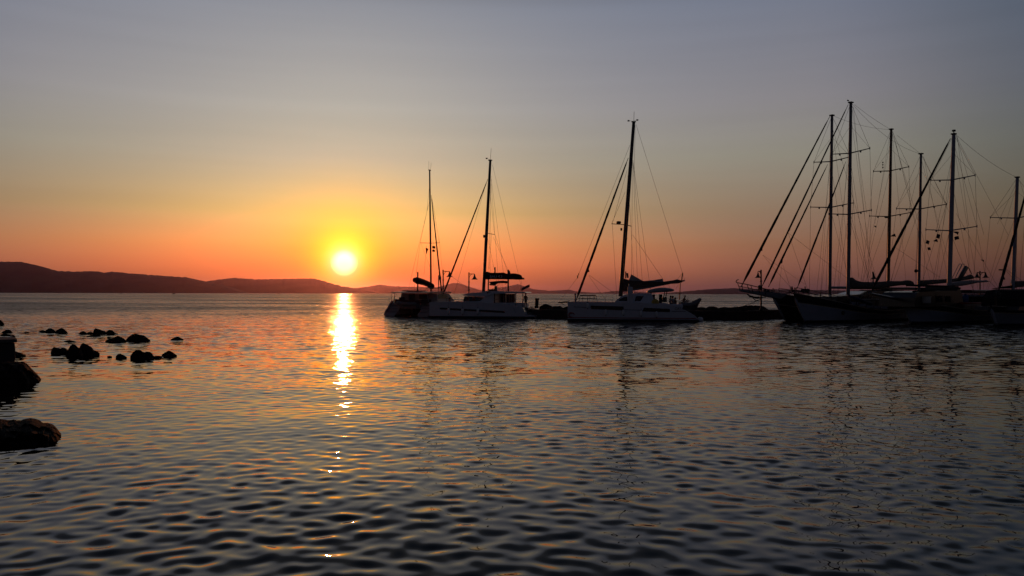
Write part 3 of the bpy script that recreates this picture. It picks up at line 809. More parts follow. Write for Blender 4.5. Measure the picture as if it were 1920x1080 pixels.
for s_ in (1, -1):
    bm = bmesh.new(); sidepane(bm, b.xz(pts, CL), s_ * (CL - .02), .02, .10, 1.9); wpn = b.part('cabin_window', bm, glassd, cabin2)
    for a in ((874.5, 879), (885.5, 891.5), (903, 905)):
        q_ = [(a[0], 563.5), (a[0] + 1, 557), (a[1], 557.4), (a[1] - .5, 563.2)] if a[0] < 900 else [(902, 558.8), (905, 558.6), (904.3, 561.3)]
        bm = bmesh.new(); sidepane(bm, b.xz(q_, CL), s_ * (CL - .02), .03, .10, 1.9); b.part('curtain_or_glow', bm, mat('sunset_red_pane', (.30, .07, .05), .8, vary=.4, scale=4), cabin2)  # red panes: sunset glow through the cabin windows, put into the colour
# side wall, door jambs and the roof
bm = bmesh.new(); profile(bm, b.xz([(903, 566), (908, 557), (925.5, 550), (925.5, 569), (920, 571), (904, 571)], CL), CL - .02, .06, 1.9); b.part('side_wall', bm, gel)
bm = bmesh.new(); profile(bm, b.xz([(865.5, 553.2), (880, 549.6), (904, 548.2), (905, 546), (925, 545.6), (984, 547.2), (986, 549), (967, 549.6), (927, 550.6), (908, 556.6), (872, 554.6)], CL), CL + .12, .10, 3.0); roof2 = b.part('roof', bm, gel)
bm = bmesh.new(); box(bm, b.p(914.5, 548.4, CL + .16), (.16, .08, .2), bev=.03); box(bm, b.p(918.5, 547.8, CL + .16), (.1, .06, .1), bev=.02); b.part('vent', bm, carbon, roof2)
# inside of the cockpit: bulkhead, red striped curtain, bench
a, c = b.p(925, 568, 1.8), b.p(965, 571, 1.8)
bm = bmesh.new(); box(bm, (a.x - .15, 0, 2.5), (.3, 4.6, 1.5)); b.part('bulkhead', bm, carbon)
bm = bmesh.new(); box(bm, ((b.p(926, 560, -2.2).x + b.p(948, 560, -2.2).x) / 2, -2.3, 2.45), (abs(b.p(926, 560, -2.2).x - b.p(948, 560, -2.2).x), .06, 1.6)); b.part('far_side_screen', bm, canvas)
bm = bmesh.new(); A, B = b.p(948.5, 551, 1.9), b.p(965.5, 569, 1.9); nn = 40; rings = []
for i in range(nn + 1):
    x = A.x + (B.x - A.x) * i / nn; y = 1.9 + .07 * math.sin(i * 1.55)
    rings.append([bm.verts.new((x, y + o_, z)) for o_, z in ((.012, A.z), (.012, B.z), (-.012, B.z), (-.012, A.z))])
loft(bm, rings)
strip = mat('striped_curtain', (.22, .05, .04), .85, vary=.5, scale=3)
b.part('curtain_or_glow', bm, strip)
bm = bmesh.new()
for px in (944.5, 949.6, 954.5, 958.8): tube(bm, [b.p(px, 552, 2.02), b.p(px, 567, 2.02)], .055, 5)
b.part('curtain_stripes', bm, mat('pale_red_cloth', (.42, .2, .16), .85))
for lat in (2.35, -2.35):
    for px in (967, 980.3): bar(b, 'roof_post', b.p(px, 549, lat), b.p(px, 576, lat), .06, grey_gel)
bm = bmesh.new(); a, c = b.p(926, 570.5, LAT - .95), b.p(953, 571.5, LAT - .95); box(bm, ((a.x + c.x) / 2, LAT - .95, a.z - .12), (abs(a.x - c.x), .3, .5), bev=.06); b.part('cockpit_coaming', bm, gel)
bm = bmesh.new(); tube(bm, [b.p(927, 562, 2.3), b.p(936, 560.5, 2.3), b.p(938.5, 566, 2.3)], .03, 5); b.part('hand_rail', bm, steel)
bm = bmesh.new(); a = b.p(975, 572, 1.9); box(bm, (a.x, 0, a.z - .25), (.9, 4.2, .5), bev=.08); b.part('stern_bench', bm, grey_gel)
bm = bmesh.new(); a = b.p(992, 588, 0); box(bm, (a.x, 0, .55), (1.5, 3.6, .25), bev=.05); box(bm, (a.x + .2, 0, 1.0), (.5, 2.4, .7), bev=.1); b.part('swim_platform', bm, carbon)
feet = [b.p(x, y, LAT - .5) for x, y in ((837, 566), (845, 566), (853, 566), (859, 566))]
rail(b, 'guard_rail', feet, .52)
bm = bmesh.new(); a = b.p(843, 561.5, 1.2); tube(bm, [a + Vector((0, 0, -.3)), a + Vector((0, 0, .22))], [.1, .17], 8); tube(bm, [b.p(838, 565, 1.2), b.p(838, 557.5, 1.2)], .03, 5); b.part('windlass', bm, carbon)
# rig
mb, mt = b.p(906.3, 547, 0), b.p(919.3, 301, 0)
m2 = mast(b, mb - Vector((0, 0, .3)), mt, .20, .15, carbon, .55)
masthead(b, m2, mt, (('aerial', [mt, b.p(921, 278, 0)], .02), ('wind_vane', [mt + Vector((0, 0, .1)), b.p(912.5, 297, 0)], .016)))
sc_ = b.p(911.5, 437.3, 0); e_ = b.p(927.5, 439.6, -1.3)
bm = bmesh.new(); tube(bm, [sc_, (e_.x, -1.3, e_.z)], .035, 6); b.part('spreader', bm, carbon, m2)
bm = bmesh.new(); tube(bm, [sc_, (e_.x + .35, 1.3, e_.z)], .035, 6); b.part('spreader', bm, carbon, m2)
bm = bmesh.new(); box(bm, b.p(907.5, 443, 0), (.2, .2, .35), bev=.05); b.part('deck_light', bm, carbon, m2)
furled(b, b.p(914.6, 336, 0), b.p(829.5, 556, 0), .065, .12)
for a, c, l_ in [((909, 352), (851, 553), 0), ((923.5, 309), (978, 540), 0), ((921, 330), (916, 505), 0), ((919.5, 330), (919, 510), .9), ((921, 335), (945, 520), -1), ((921, 345), (936, 546), -2.4), ((913, 440), (934, 540), 2.4),
                 ((928, 440), (951, 508), 0), ((922, 436), (917, 505), .3), ((845, 517), (884, 545), 0), ((925, 445), (952, 505), 0), ((917, 340), (927, 439), -1.3), ((920, 520), (914, 545), 0), ((978.5, 525), (975, 546), 0)]:
    b.line('stay' if l_ == 0 else 'shroud', [b.p(*a, 0), b.p(*c, l_)], .013)
bm = bmesh.new(); tube(bm, [b.p(906, 522, 0), b.p(983, 522.4, 0)], .11, 8); boom2 = b.part('boom', bm, carbon, smooth=True)
bundle(b, b.xz([(907, 511.5), (913, 508.8), (919, 511.3), (936, 511.3), (944, 510.8), (951, 513.5), (963, 512.3), (974, 514.2), (978, 516.5), (980, 522)], 0), b.xz([(907, 524), (930, 523.6), (950, 523.8), (975, 524.4), (980, 524)], 0), .26, canvas, parent=boom2)
o_ = b.p(918.2, 521.0, .30)
lettering('lettering', 'BALI 4.3', .46, letter, boom2, (o_.x, .335, o_.z), (-1, 0, .02), (0, 0, 1))
bar(b, 'boom_post', b.p(915.5, 523, 0), b.p(915.5, 547, 0), .08, carbon); bar(b, 'boom_post', b.p(952.8, 505.5, 0), b.p(952.8, 546, 0), .10, carbon)
bar(b, 'aerial', b.p(928, 501, 0), b.p(928, 513, 0), .09, carbon)
bm = bmesh.new(); tube(bm, [b.p(954.5, 507.5, 0), b.p(955, 513, 0)], [.08, .16], 8); b.part('block', bm, carbon)
bm = bmesh.new(); A, B = b.p(921.5, 529.5, 0), b.p(951, 528.5, 0)
profile(bm, b.xz([(921.2, 528.6), (936, 527.2), (946, 526.4), (951, 527.8), (950.5, 531.4), (942, 530.6), (930, 531), (926, 533.2), (923.5, 535.4), (921.6, 534.4), (923.5, 532)], 0), 1.5); bim = b.part('bimini', bm, canvas)
for a, c in (((930, 532), (925, 546)), ((936, 531), (942, 546)), ((929, 531), (931, 544)), ((948, 531), (949, 546)), ((941, 531), (944, 546)), ((934, 534), (931, 536))):
    for s_ in (1.4, -1.4): b.line('bimini_strut', [b.p(*a, s_), b.p(*c, s_)], .02, steel)
bm = bmesh.new(); a = b.p(929.5, 541.5, .6); box(bm, a, (.35, .5, .7), bev=.1); a = b.p(923, 544.5, .8); box(bm, a, (.9, .6, .3), bev=.08); b.part('helm_console', bm, carbon)
fenders(b, None, [(841, 583, 'white fender nearest the bow on the black covered catamaran'), (867.3, 584, 'middle one of three white fenders on the black covered catamaran'), (896, 583.6, 'white fender nearest the mast on the black covered catamaran')], 'fenders on the black covered catamaran', LAT + .02, .72, .16)
# ensign on its raked staff
a, c = b.p(974.5, 545, -1.0), b.p(988.5, 535, -1.0)
bm = bmesh.new(); tube(bm, [a, c], .025, 5); b.part('flag_staff', bm, carbon)
flag('dark ensign drooping from the raked stern staff of the black covered catamaran', b, b.p(978, 543.5, -1.0), 1.0, .35, flagdark, False, 'flags in the rigging', .75, 1)
v = b.p(985.8, 551, 2.0); w = b.world(v); w.z -= STAND['crown'][2]
person('person in rust clothing standing at the stern of the black covered catamaran', w, psi + R(60), STAND, (shirt_r, shirt_d))

# ---- the catamaran seen from astern, on the left
psi = R(70)
S0 = on_water(768, 593.6)
b1 = Boat('catamaran', 'white catamaran seen from astern with a dinghy slung between its hulls', 'catamaran', S0, psi, CATS)
b = b1
for s_ in (1, -1):
    pr = [(11.4, 2.0), (9, 1.98), (6, 1.95), (3, 1.9), (1.6, 1.85), (1.1, 1.78), (1.05, 1.42), (.45, 1.38), (.4, 1.0), (-.1, .95), (-.15, .58), (-.7, .5), (-.95, .22)]
    h = cat_hull(b, s_, s_ * 2.35, .86, pr, 1); h.data.materials[1] = flare_gel
    bm = bmesh.new(); box(bm, (1.08, s_ * 2.35 + .05, 1.6), (.08, .95, .22), bev=.03); b.part('stern_window', bm, glassd, h)
    bm = bmesh.new()
    for i in range(3): box(bm, (.75 - .55 * i, s_ * 2.35, 1.43 - .41 * i), (.5, 1.2, .03))
    b.part('stern_steps', bm, varnish, h)
    bm = bmesh.new(); profile(bm, [(1.3, 2.0), (1.1, 2.05), (.4, 1.55), (-.15, 1.1), (-.7, .68), (-.98, .3), (-.9, .1), (-.2, .5), (1.2, 1.5)], .08, 0, 0, 0, s_ * 3.12); b.part('quarter_rail', bm, flare_gel, h)
    bm = bmesh.new(); tube(bm, [(.3, s_ * 3.15, 1.5), (.3, s_ * 3.15, 2.3)], .03, 5); tube(bm, [(.9, s_ * 3.15, 1.8), (.9, s_ * 3.15, 2.9)], .03, 5); tube(bm, [(.3, s_ * 3.15, 2.3), (.9, s_ * 3.15, 2.5)], .02, 5); b.part('push_pit', bm, steel)
bm = bmesh.new(); box(bm, (4.4, 0, 1.35), (7.4, 3.4, .75), bev=.1); b.part('bridge_deck', bm, flare_gel)
bm = bmesh.new(); box(bm, (6.0, 0, .62), (4.6, 3.2, 1.0), bev=.2); b.part('tunnel_block', bm, anti)  # added dark block, shuts off the bright water between the hulls
bm = bmesh.new(); tube(bm, [(10.9, -2.3, 1.8), (10.9, 2.3, 1.8)], .1, 8); b.part('cross_beam', bm, alu)
bm = bmesh.new(); box(bm, (9.4, 0, 1.85), (2.9, 3.3, .03)); b.part('trampoline', bm, canvas)
# saloon with sloping sides, its rear wall set forward of an open cockpit
bm = bmesh.new(); profile(bm, [(2.6, 1.7), (2.6, 3.0), (6.4, 3.0), (8.0, 2.0), (8.0, 1.7)], 2.72, .12, 1.8); sal = b.part('saloon', bm, flare_gel)
for s_ in (1, -1):
    bm = bmesh.new(); sidepane(bm, [(2.9, 2.3), (2.9, 2.85), (5.6, 2.85), (6.3, 2.3)], s_ * 2.72, .02, .12, 1.8); b.part('side_window', bm, glassd, sal)
bm = bmesh.new(); box(bm, (2.57, 1.0, 2.38), (.06, .9, 1.15)); b.part('saloon_door', bm, carbon, sal)
bm = bmesh.new(); box(bm, (2.56, -.75, 2.55), (.06, 1.35, .62), bev=.02); b.part('rear_window', bm, mat('warm_glass', (.05, .03, .025), .05), sal)
bm = bmesh.new()
for s_ in (1, -1): box(bm, (.9, s_ * 1.95, 1.95), (1.9, .5, .5), bev=.06)
box(bm, (.1, 0, 1.9), (.35, 3.4, .45), bev=.06); b.part('cockpit_bench', bm, mat('dark_red_cushion', (.08, .02, .025), .85))
bm = bmesh.new(); profile(bm, [(-.1, 3.02), (0, 3.12), (3.2, 3.24), (6.6, 3.2), (6.9, 3.1), (6.6, 3.04), (2, 3.06)], 2.85, .1, 3.0); rf = b.part('roof', bm, flare_gel)
bm = bmesh.new(); box(bm, (2.6, .6, 3.31), (2.2, 2.6, .12), bev=.04); b.part('solar_panel', bm, carbon, rf)
for s_ in (1, -1): bar(b, 'roof_post', (.35, s_ * 2.3, 3.05), (.35, s_ * 2.5, 1.9), .05, grey_gel)
bm = bmesh.new(); box(bm, (1.5, 1.9, 2.3), (.12, .8, .35), bev=.04); b.part('helm_seat', bm, mat('dark_red_cushion', (.08, .02, .025), .85))
# rig
mb = Vector((6.3, 0, 2.9)); mt = b.q(806.8, 320, 6.3); mt.x = 6.1
m1 = mast(b, mb, mt, .18, .14, carbon, .6)
masthead(b, m1, mt, (('aerial', [mt + Vector((0, .12, 0)), b.q(804, 302, 6.2)], .016), ('aerial', [mt + Vector((0, -.12, 0)), b.q(808.5, 305, 6.2)], .016)))
a, c = b.q(788, 455.3, 6.1), b.q(824, 455.3, 6.1)
mid = b.q(808.5, 455.8, 6.2)
for e_ in (a, c):
    bm = bmesh.new(); tube(bm, [mid, e_], .035, 6); b.part('spreader', bm, carbon, m1)
bm = bmesh.new(); tube(bm, [c, b.q(822.6, 447, 6.1)], .025, 5); b.part('aerial', bm, carbon, m1)
furled(b, b.q(808.6, 366, 6.6), b.q(829.5, 560, 10.6), .06, .12)
for p0, p1 in (((806.5, 372), (764.5, 547)), ((803, 385), (788, 455)), ((788, 455), (776, 546)), ((810, 372), (824, 455)), ((824, 455), (835, 562)), ((789, 456), (808, 505)), ((800, 460), (795, 515)), ((811, 380), (812.5, 500)), ((806, 340), (800.5, 395))):
    b.line('shroud', [b.q(*p0, 6.2), b.q(*p1, 5.4)], .013)
for px, py, w_, h_, pn, lb in ((801, 465.5, .75, .45, True, 'dark red triangular pennant under the spreader of the catamaran seen from astern'), (810.5, 463.5, .42, .34, False, 'upper square dark red flag at the mast of the catamaran seen from astern'), (810.5, 470, .36, .30, False, 'lower square dark red flag at the mast of the catamaran seen from astern')):
    f = flag(lb, b, b.q(px, py, 6.0), w_, h_, flagred, pn, lean=-.15 if pn else .05)
    f.rotation_euler = (0, R(60) if pn else 0, R(178) if pn else R(10))
bm = bmesh.new(); e_ = b.q(777.5, 526.5, .4); mb2 = b.q(811, 538.5, 6.1); tube(bm, [mb2, e_], .10, 8); boom1 = b.part('boom', bm, carbon, smooth=True)
bm = bmesh.new(); rings = []; n = 18
for i in range(n + 1):
    t = i / n; c = e_.lerp(mb2, t); hh = .46 - .10 * t - (.14 if t < .06 else 0); up = .10 + .12 * math.sin(t * 3)
    rings.append([bm.verts.new(c + Vector((0, .30 * math.sin(k * math.pi / 6), up + hh * math.cos(k * math.pi / 6) * (1 + .08 * noise.noise(Vector((i * .6, k, 3))))))) for k in range(12)])
loft(bm, rings); b.part('sail_cover', bm, canvas, boom1, smooth=True)
bar(b, 'boom_post', b.q(783.3, 510, 1.6), b.q(783.3, 546, 1.6), .10, carbon)
bm = bmesh.new(); A = b.q(806, 539.8, 5); B = b.q(826, 539.8, 5)
box(bm, (5.2, (A.y + B.y) / 2, A.z), (2.0, abs(A.y - B.y), .12), bev=.05); b.part('bimini', bm, mat('pale_awning', (.35, .3, .3), .8))
bar(b, 'bimini_post', b.q(822.5, 540, 5), b.q(822.5, 552, 5), .05, carbon); bar(b, 'bimini_post', b.q(822.5, 516, 4), b.q(822.5, 540, 4), .07, carbon)
bm = bmesh.new(); box(bm, b.q(825, 521.5, 5), (.3, .3, .5), bev=.1); b.part('block', bm, carbon)
bm = bmesh.new(); tube(bm, [b.q(795.5, 545, 3), b.q(797.5, 541, 3), b.q(801.5, 541.5, 3), b.q(803.5, 546, 3)], .025, 5); b.part('hand_rail', bm, steel)
# its dinghy, slung crosswise between the sterns
dg_ = tag(empty('dinghy', b.world((-.25, .15, 1.62)), psi + R(90)), 'dark inflatable dinghy slung crosswise between the sterns of a catamaran', 'dinghy', 'dinghies hung at the sterns')
bm = bmesh.new(); U = []
for i in range(25):
    t = i / 24
    if t < .3: U.append((-1.5 + 5.2 * t, -.55, 0))
    elif t > .7: U.append((-1.5 + 5.2 * (1 - t), .55, 0))
    else:
        aa = (t - .5) / .2 * math.pi / 2; U.append((.06 + 1.35 * math.cos(aa), .55 * math.sin(aa), .14 * math.cos(aa)))
tube(bm, U, [.16] + [.25] * 23 + [.16], 12); obj('tube', bm, rubber, dg_)
bm = bmesh.new(); profile(bm, [(-1.5, -.1), (-1.4, -.5), (.4, -.55), (1.0, -.25), (1.2, .0), (-1.4, .0)], .45); obj('keel', bm, mat('grey_keel', (.16, .15, .16), .5), dg_, False)
bm = bmesh.new(); box(bm, (-.2, 0, .1), (.3, 1.0, .06), bev=.02); obj('thwart', bm, grey_gel, dg_)

# ------------------------------------------------------------------ gulets
GUL = 'wooden gulets rafted beside the breakwater'
def gulet(label, stem_px, over, L, B, sheer, band, hullmat, bulmat, a_deg=35):
    psi = R(180 + a_deg)
    S_ = on_water(*stem_px)
    hd = Vector((math.cos(psi), math.sin(psi), 0))
    b = Boat('gulet', label, 'gulet', S_ - hd * (L - over), psi, GUL)     # local x runs 0 (stern) .. L (bow tip)
    b.L, b.B, b.sheer, b.band = L, B, sheer, band
    top = lambda s: interp(sheer, s)
    bnd = lambda s: interp(band, s)
    def half(t, k):                                      # t 0 bow .. 1 stern, k 0 keel .. 1 rail
        f = min(1.0, (t / .40)) ; f = 1 - (1 - f) ** 2.1
        if t > .62: f *= 1 - .30 * ((t - .62) / .38) ** 2
        return B / 2 * max(.035, f * (.10 + .90 * min(1, k * 1.05) ** (.55 - .25 * f)))
    b.half = half
    bm = bmesh.new(); n = 46; rings = []
    for i in range(n + 1):
        t = (i / n) ** 1.2; s = t * L
        zt, zb = top(s), bnd(s)
        levels = [(-.7, 0.0), (-.25, .18), (0.02, .34), (.22, .42), (.22 + (zb - .22) * .5, .6), (zb - .07, .8), (zb, .82), ((zb + zt) / 2, .92), (zt - .06, .985), (zt, 1.0)]
        side = []
        for z, k in levels:
            rake = over * (1 - max(0, z) / top(0)) ** 1.15 if z >= 0 else over * (1 + .5 * -z)
            xs_ = L - rake * (1 - t) ** 3 - s * (1 - 0) if t < 1 else 0
            x = (L - s) - rake * max(0, 1 - t * 1.6) ** 2
            if t > .8: x += (1 - max(0, z) / zt) * .9 * ((t - .8) / .2) ** 2
            side.append((x, half(t, k), z))
        rings.append([bm.verts.new(v) for v in side] + [bm.verts.new((x, -y, z)) for x, y, z in side[::-1]])
    m = len(rings[0]); lv = [0, 0, 0, 1, 1, 3, 2, 2, 3]
    for A, C in zip(rings, rings[1:]):
        for k in range(m):
            f = bm.faces.new((A[k], A[(k+1) % m], C[(k+1) % m], C[k]))
            kk = k if k < 9 else (m - 2 - k)
            f.material_index = 2 if k in (9, m - 1) else lv[max(0, min(8, kk))]
    for ring in (rings[0], rings[-1]): bm.faces.new(ring).material_index = 2
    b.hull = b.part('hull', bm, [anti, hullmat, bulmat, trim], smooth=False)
    bm = bmesh.new()                                       # pale stem timber
    pts = [(L - over * (1 - z / top(0)) ** 1.15 + .05, 0, z) for z in np.linspace(.1, top(0) + .05, 8)]
    tube(bm, pts, [.10, .10, .11, .12, .13, .14, .15, .16], 8, 1.0); b.part('stem', bm, whitehull, b.hull, smooth=True)
    return b
def on_rail(b, s, side=1, dz=0.0, inset=.1):
    return Vector((b.L - s, side * (b.half(s / b.L, 1) - inset), interp(b.sheer, s) + dz))
def pulpit(b, s0, s1, h, sides=(1, -1), n=7, nose=None):
    for sd in sides:
        feet = [on_rail(b, s0 + (s1 - s0) * i / (n - 1), sd, -.02) for i in range(n)]
        rail(b, 'guard_rail', feet, h, varnish, 2, .045)
def gmast(b, base, top, sprs, r=.19, m=None, name='mast', slen=2.4, tilt=.11, swept=.1):
    m = m or alu
    B_, T_ = b.p(*base, 0), b.p(*top, 0)
    ms = mast(b, B_ - Vector((0, 0, 1.0)), T_, r, r * .78, m, 1.0, name)
    bm = bmesh.new(); box(bm, T_ + Vector((0, 0, .05)), (.5, .45, .14), bev=.04); b.part('masthead', bm, darkmetal, ms)
    ends = []
    for (px, py, sl) in sprs:
        c = b.p(px, py, 0); pair = []
        for sd in (1, -1):
            e = c + Vector((-swept * sl, sd * sl, tilt * sl)); pair.append(e)
            bm = bmesh.new(); tube(bm, [c, e], [.075, .05], 6); tube(bm, [e - Vector((0, 0, .14)), e + Vector((0, 0, .14))], .05, 6)
            w = c.lerp(e, .55); box(bm, w - Vector((0, 0, .12)), (.14, .14, .18), bev=.03)
            b.part('spreader', bm, m, ms)
        ends.append(pair)
    # standing rigging down to the rails
    s = b.L - B_.x
    for i, sd in ((0, 1), (1, -1)):
        ch = [on_rail(b, min(b.L - .5, max(.5, s + k)), sd) for k in (-.5, .7, 1.6)]
        chain = [T_] + [p[i] for p in ends] + [ch[0]]
        for p0, p1 in zip(chain, chain[1:]): b.line('shroud', [p0, p1], .016)
        for j, (px, py, sl) in enumerate(sprs):
            b.line('shroud', [b.p(px, py, 0), ch[min(2, j + 1)]], .014)
        b.line('shroud', [T_.lerp(B_, .06), ch[2]], .012)
        b.line('shroud', [T_.lerp(B_, .12), ends[0][i] if ends else ch[1]], .012)
    return ms, B_, T_, ends
def house(b, pts, lat, w, m=varnish, lean=.08, name='deckhouse', wins=()):
    bm = bmesh.new(); pr = b.xz(pts, lat); z0 = min(z for _, z in pr)
    profile(bm, pr, w, lean, z0); h = b.part(name, bm, m)
    for q in wins:
        for sd in (1, -1):
            bm = bmesh.new(); sidepane(bm, b.xz(q, lat), sd * (w + .0), .03, lean, z0); b.part('window', bm, glassd, h)
    return h

SH_B = [(0, 3.15), (3, 2.5), (6, 1.95), (9, 1.5), (13, 1.2), (17, 1.35), (21, 1.8)]
BD_B = [(0, 2.15), (3, 1.7), (6, 1.3), (9, 1.0), (13, .80), (17, .9), (21, 1.2)]

# ---- rear one, dark hull
gA = gulet('dark hulled gulet with a long pale bowsprit and a hooked pulpit rail', (1474, 601.6), 2.6, 20, 5.0, [(0, 3.2), (3, 2.7), (6, 2.2), (9, 1.7), (13, 1.4), (20, 1.9)], [(0, 1.9), (3, 1.5), (6, 1.2), (9, 1.0), (13, .85), (20, 1.2)], darkhull, darkhull)
b = gA
n0 = b.p(1387, 544, 0); h0 = Vector((b.L - 1.5, 0, 2.95)); bm = bmesh.new(); rings = []
for i in range(11):
    t = i / 10; c = n0.lerp(h0, t); w = .18 + .75 * t; hh = .10 + .42 * t
    rings.append([bm.verts.new((c.x, y, z)) for y, z in ((w, c.z + .08), (-w, c.z + .08), (-w * .5, c.z - hh), (w * .5, c.z - hh))])
loft(bm, rings); bs = b.part('bowsprit', bm, whitehull)
bm = bmesh.new(); tube(bm, [b.p(1400, 551, 0), b.p(1407, 555.5, 0), b.p(1420, 559, 0), b.p(1436, 557, 0)], [.05, .1, .1, .05], 6); tube(bm, [b.p(1405, 557, 0), b.p(1424, 557, 0)], .05, 5); tube(bm, [b.p(1411, 558, .2), b.p(1418, 564, .2), b.p(1425, 562, .2)], .05, 6); b.part('anchor', bm, darkmetal, bs)
# the hooked nose and the pulpit rails
bm = bmesh.new(); tube(bm, [b.p(*q, .35) for q in ((1384.5, 524), (1381.5, 525.5), (1380, 528), (1381.5, 530), (1386, 530.5))], .05, 6)
for sd in (.5, -.5):
    tube(bm, [b.p(1382, 530, sd * .5), b.p(1400, 533.2, sd), b.p(1424, 539, sd * 1.4), b.p(1448, 545, sd * 2.2)], .05, 5)
    tube(bm, [b.p(1386, 537, sd * .5), b.p(1404, 540, sd), b.p(1424, 544.5, sd * 1.4)], .035, 5)
    for (x0, y0, x1, y1) in ((1383, 531, 1388, 544), (1391, 532, 1392.5, 543), (1401, 534, 1405.5, 546.5), (1408, 535.5, 1412, 547.5), (1421, 538.5, 1425, 549), (1432, 541, 1436, 552)):
        tube(bm, [b.p(x0, y0, sd), b.p(x1, y1, sd)], .04, 5)
b.part('pulpit', bm, varnish, bs)
bm = bmesh.new()
for (x, y, r_) in ((1426, 540, .22), (1424, 537, .16), (1434, 545, .2), (1440, 547, .22), (1447, 549, .2)): bmesh.ops.create_icosphere(bm, subdivisions=2, radius=r_, matrix=Matrix.Translation(b.p(x, y, .2)))
b.part('coiled_rope', bm, darkmetal, bs, smooth=True)
pulpit(b, .8, 7, .6)
mA, _, tA, eA = gmast(b, (1555.5, 549), (1560, 217), [(1557.3, 303, 2.4), (1556.3, 389, 2.8)], .19)
mA2, _, tA2, eA2 = gmast(b, (1665, 545), (1671, 243), [(1668.3, 320.5, 2.35), (1665.5, 406, 2.7)], .19, wood_spar)
bm = bmesh.new(); box(bm, b.p(1663, 407, 0), (.5, .4, .25), bev=.05); b.part('deck_light', bm, darkmetal, mA2)
bm = bmesh.new(); tube(bm, [b.p(1655.5, 303, 0), b.p(1655, 317, 0)], .02, 5)
for y in (304.5, 309, 314): bmesh.ops.create_icosphere(bm, subdivisions=1, radius=.10, matrix=Matrix.Translation(b.p(1655.3, y, 0)))
b.part('signal_lamps', bm, darkmetal, mA2)
furled(b, b.p(1556, 218, 0), b.p(1389, 539, 0), .075, .15, (.80, .32, .6))
furled(b, b.p(1552, 308, 0), b.p(1441, 538, 0), .055, .12, (.815, .30, .9))
b.line('stay', sag(b.p(1563, 217.5, 0), tA2, .35), .014); b.line('stay', [tA2, b.p(1760, 545, 0)], .014); b.line('stay', [b.p(1558, 230, 0), b.p(1650, 545, 0)], .014)
for a, c in (((1430, 478), (1490, 548)), ((1430, 478), (1512, 535)), ((1466, 497), (1460, 545)), ((1468, 497), (1482, 540)), ((1673, 250), (1700, 540)), ((1674, 246), (1716, 420)), ((1675, 250), (1745, 530)), ((1669, 250), (1640, 420))):
    b.line('sheet', [b.p(*a, 0), b.p(*c, 0)], .012)
bm = bmesh.new(); tube(bm, [b.p(1558, 539.2, 0), b.p(1592, 539.4, 0), b.p(1640, 540, 0)], [.14, .17, .12], 8); b.part('boom', bm, alu)
house(b, [(1540, 565), (1541, 556), (1600, 553), (1650, 549), (1735, 546), (1740, 565)], 1.2, 1.7)
bm = bmesh.new(); A, C = b.p(1668, 541, .5), b.p(1760, 543, .5); box(bm, ((A.x + C.x) / 2, 0, A.z), (abs(A.x - C.x), 3.6, .3), bev=.12); b.part('awning', bm, canvas)

# ---- white hull in the middle of the raft
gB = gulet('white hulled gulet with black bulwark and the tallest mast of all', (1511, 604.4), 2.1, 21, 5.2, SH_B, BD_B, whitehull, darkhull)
b = gB
pulpit(b, .3, 7.5, .62)
bm = bmesh.new(); a = on_rail(b, .3, 1, .3)
for q in ((1485, 541, .12), (1487, 545, .14)): bmesh.ops.create_icosphere(bm, subdivisions=2, radius=q[2], matrix=Matrix.Translation(b.p(q[0], q[1], .3)))
for x in (1481, 1483, 1485): tube(bm, [b.p(x + 1, 537, .3), b.p(x, 549, .3)], .035, 5)
b.part('anchor_roller', bm, darkmetal, smooth=True)
bm = bmesh.new(); c = b.p(1510, 546, .3); box(bm, c, (.5, .5, .4), bev=.1); tube(bm, [c + Vector((0, -.45, .1)), c + Vector((0, .45, .1))], .16, 8); tube(bm, [c, c + Vector((.05, 0, .5))], .06, 6); b.part('windlass', bm, darkmetal)
mB, _, tB, eB = gmast(b, (1590, 549), (1595.3, 193), [(1592.7, 287.5, 2.3), (1590.5, 402, 2.6)], .20)
mB2, _, tB2, eB2 = gmast(b, (1722.5, 545), (1726.8, 289), [(1724, 392, 3.1)], .17, alu)
bm = bmesh.new(); tube(bm, [tB, b.p(1590.5, 189, 0)], .02, 5); box(bm, b.p(1590, 188.5, 0), (.3, .04, .14)); b.part('wind_vane', bm, darkmetal, mB)
furled(b, b.p(1590.5, 196, 0), b.p(1426, 543, 0), .065, .105, (.70, .14, .3))
furled(b, b.p(1586, 303, 0), b.p(1494.5, 541, 0), .055, .11)
b.line('stay', sag(b.p(1602, 196, 0), b.p(1667, 241, 0), .12), .014); b.line('stay', sag(b.p(1596, 193, 0), tB2, .9), .014); b.line('stay', [b.p(1681, 253, 0), tB2], .014)
for a, c in (((1478, 437), (1590, 523)), ((1478, 437), (1515, 545)), ((1596, 320), (1610, 520)), ((1598, 205), (1625, 400)), ((1600, 200), (1634, 530)), ((1730, 292), (1790, 420)), ((1728, 300), (1785, 515)), ((1727, 300), (1716, 520)), ((1732, 294), (1776, 515)), ((1594, 400), (1633, 528)), ((1470, 580), (1445, 590))):
    b.line('sheet', [b.p(*a, 0), b.p(*c, 0)], .013)
bm = bmesh.new(); tube(bm, [b.p(1592, 540.5, 0), b.p(1714, 540.5, 0)], .12, 8); boomB = b.part('boom', bm, wood_spar)
bundle(b, b.xz([(1592, 521), (1594.5, 518.8), (1597, 520.5), (1602, 525), (1612, 528), (1640, 529), (1665, 527), (1690, 527), (1703, 524.8), (1709, 528), (1712, 533)], 0), b.xz([(1592, 540), (1612, 541.2), (1640, 541), (1665, 538), (1690, 535), (1712, 534.5)], 0), .34, grey_canvas, parent=boomB, seed=4)
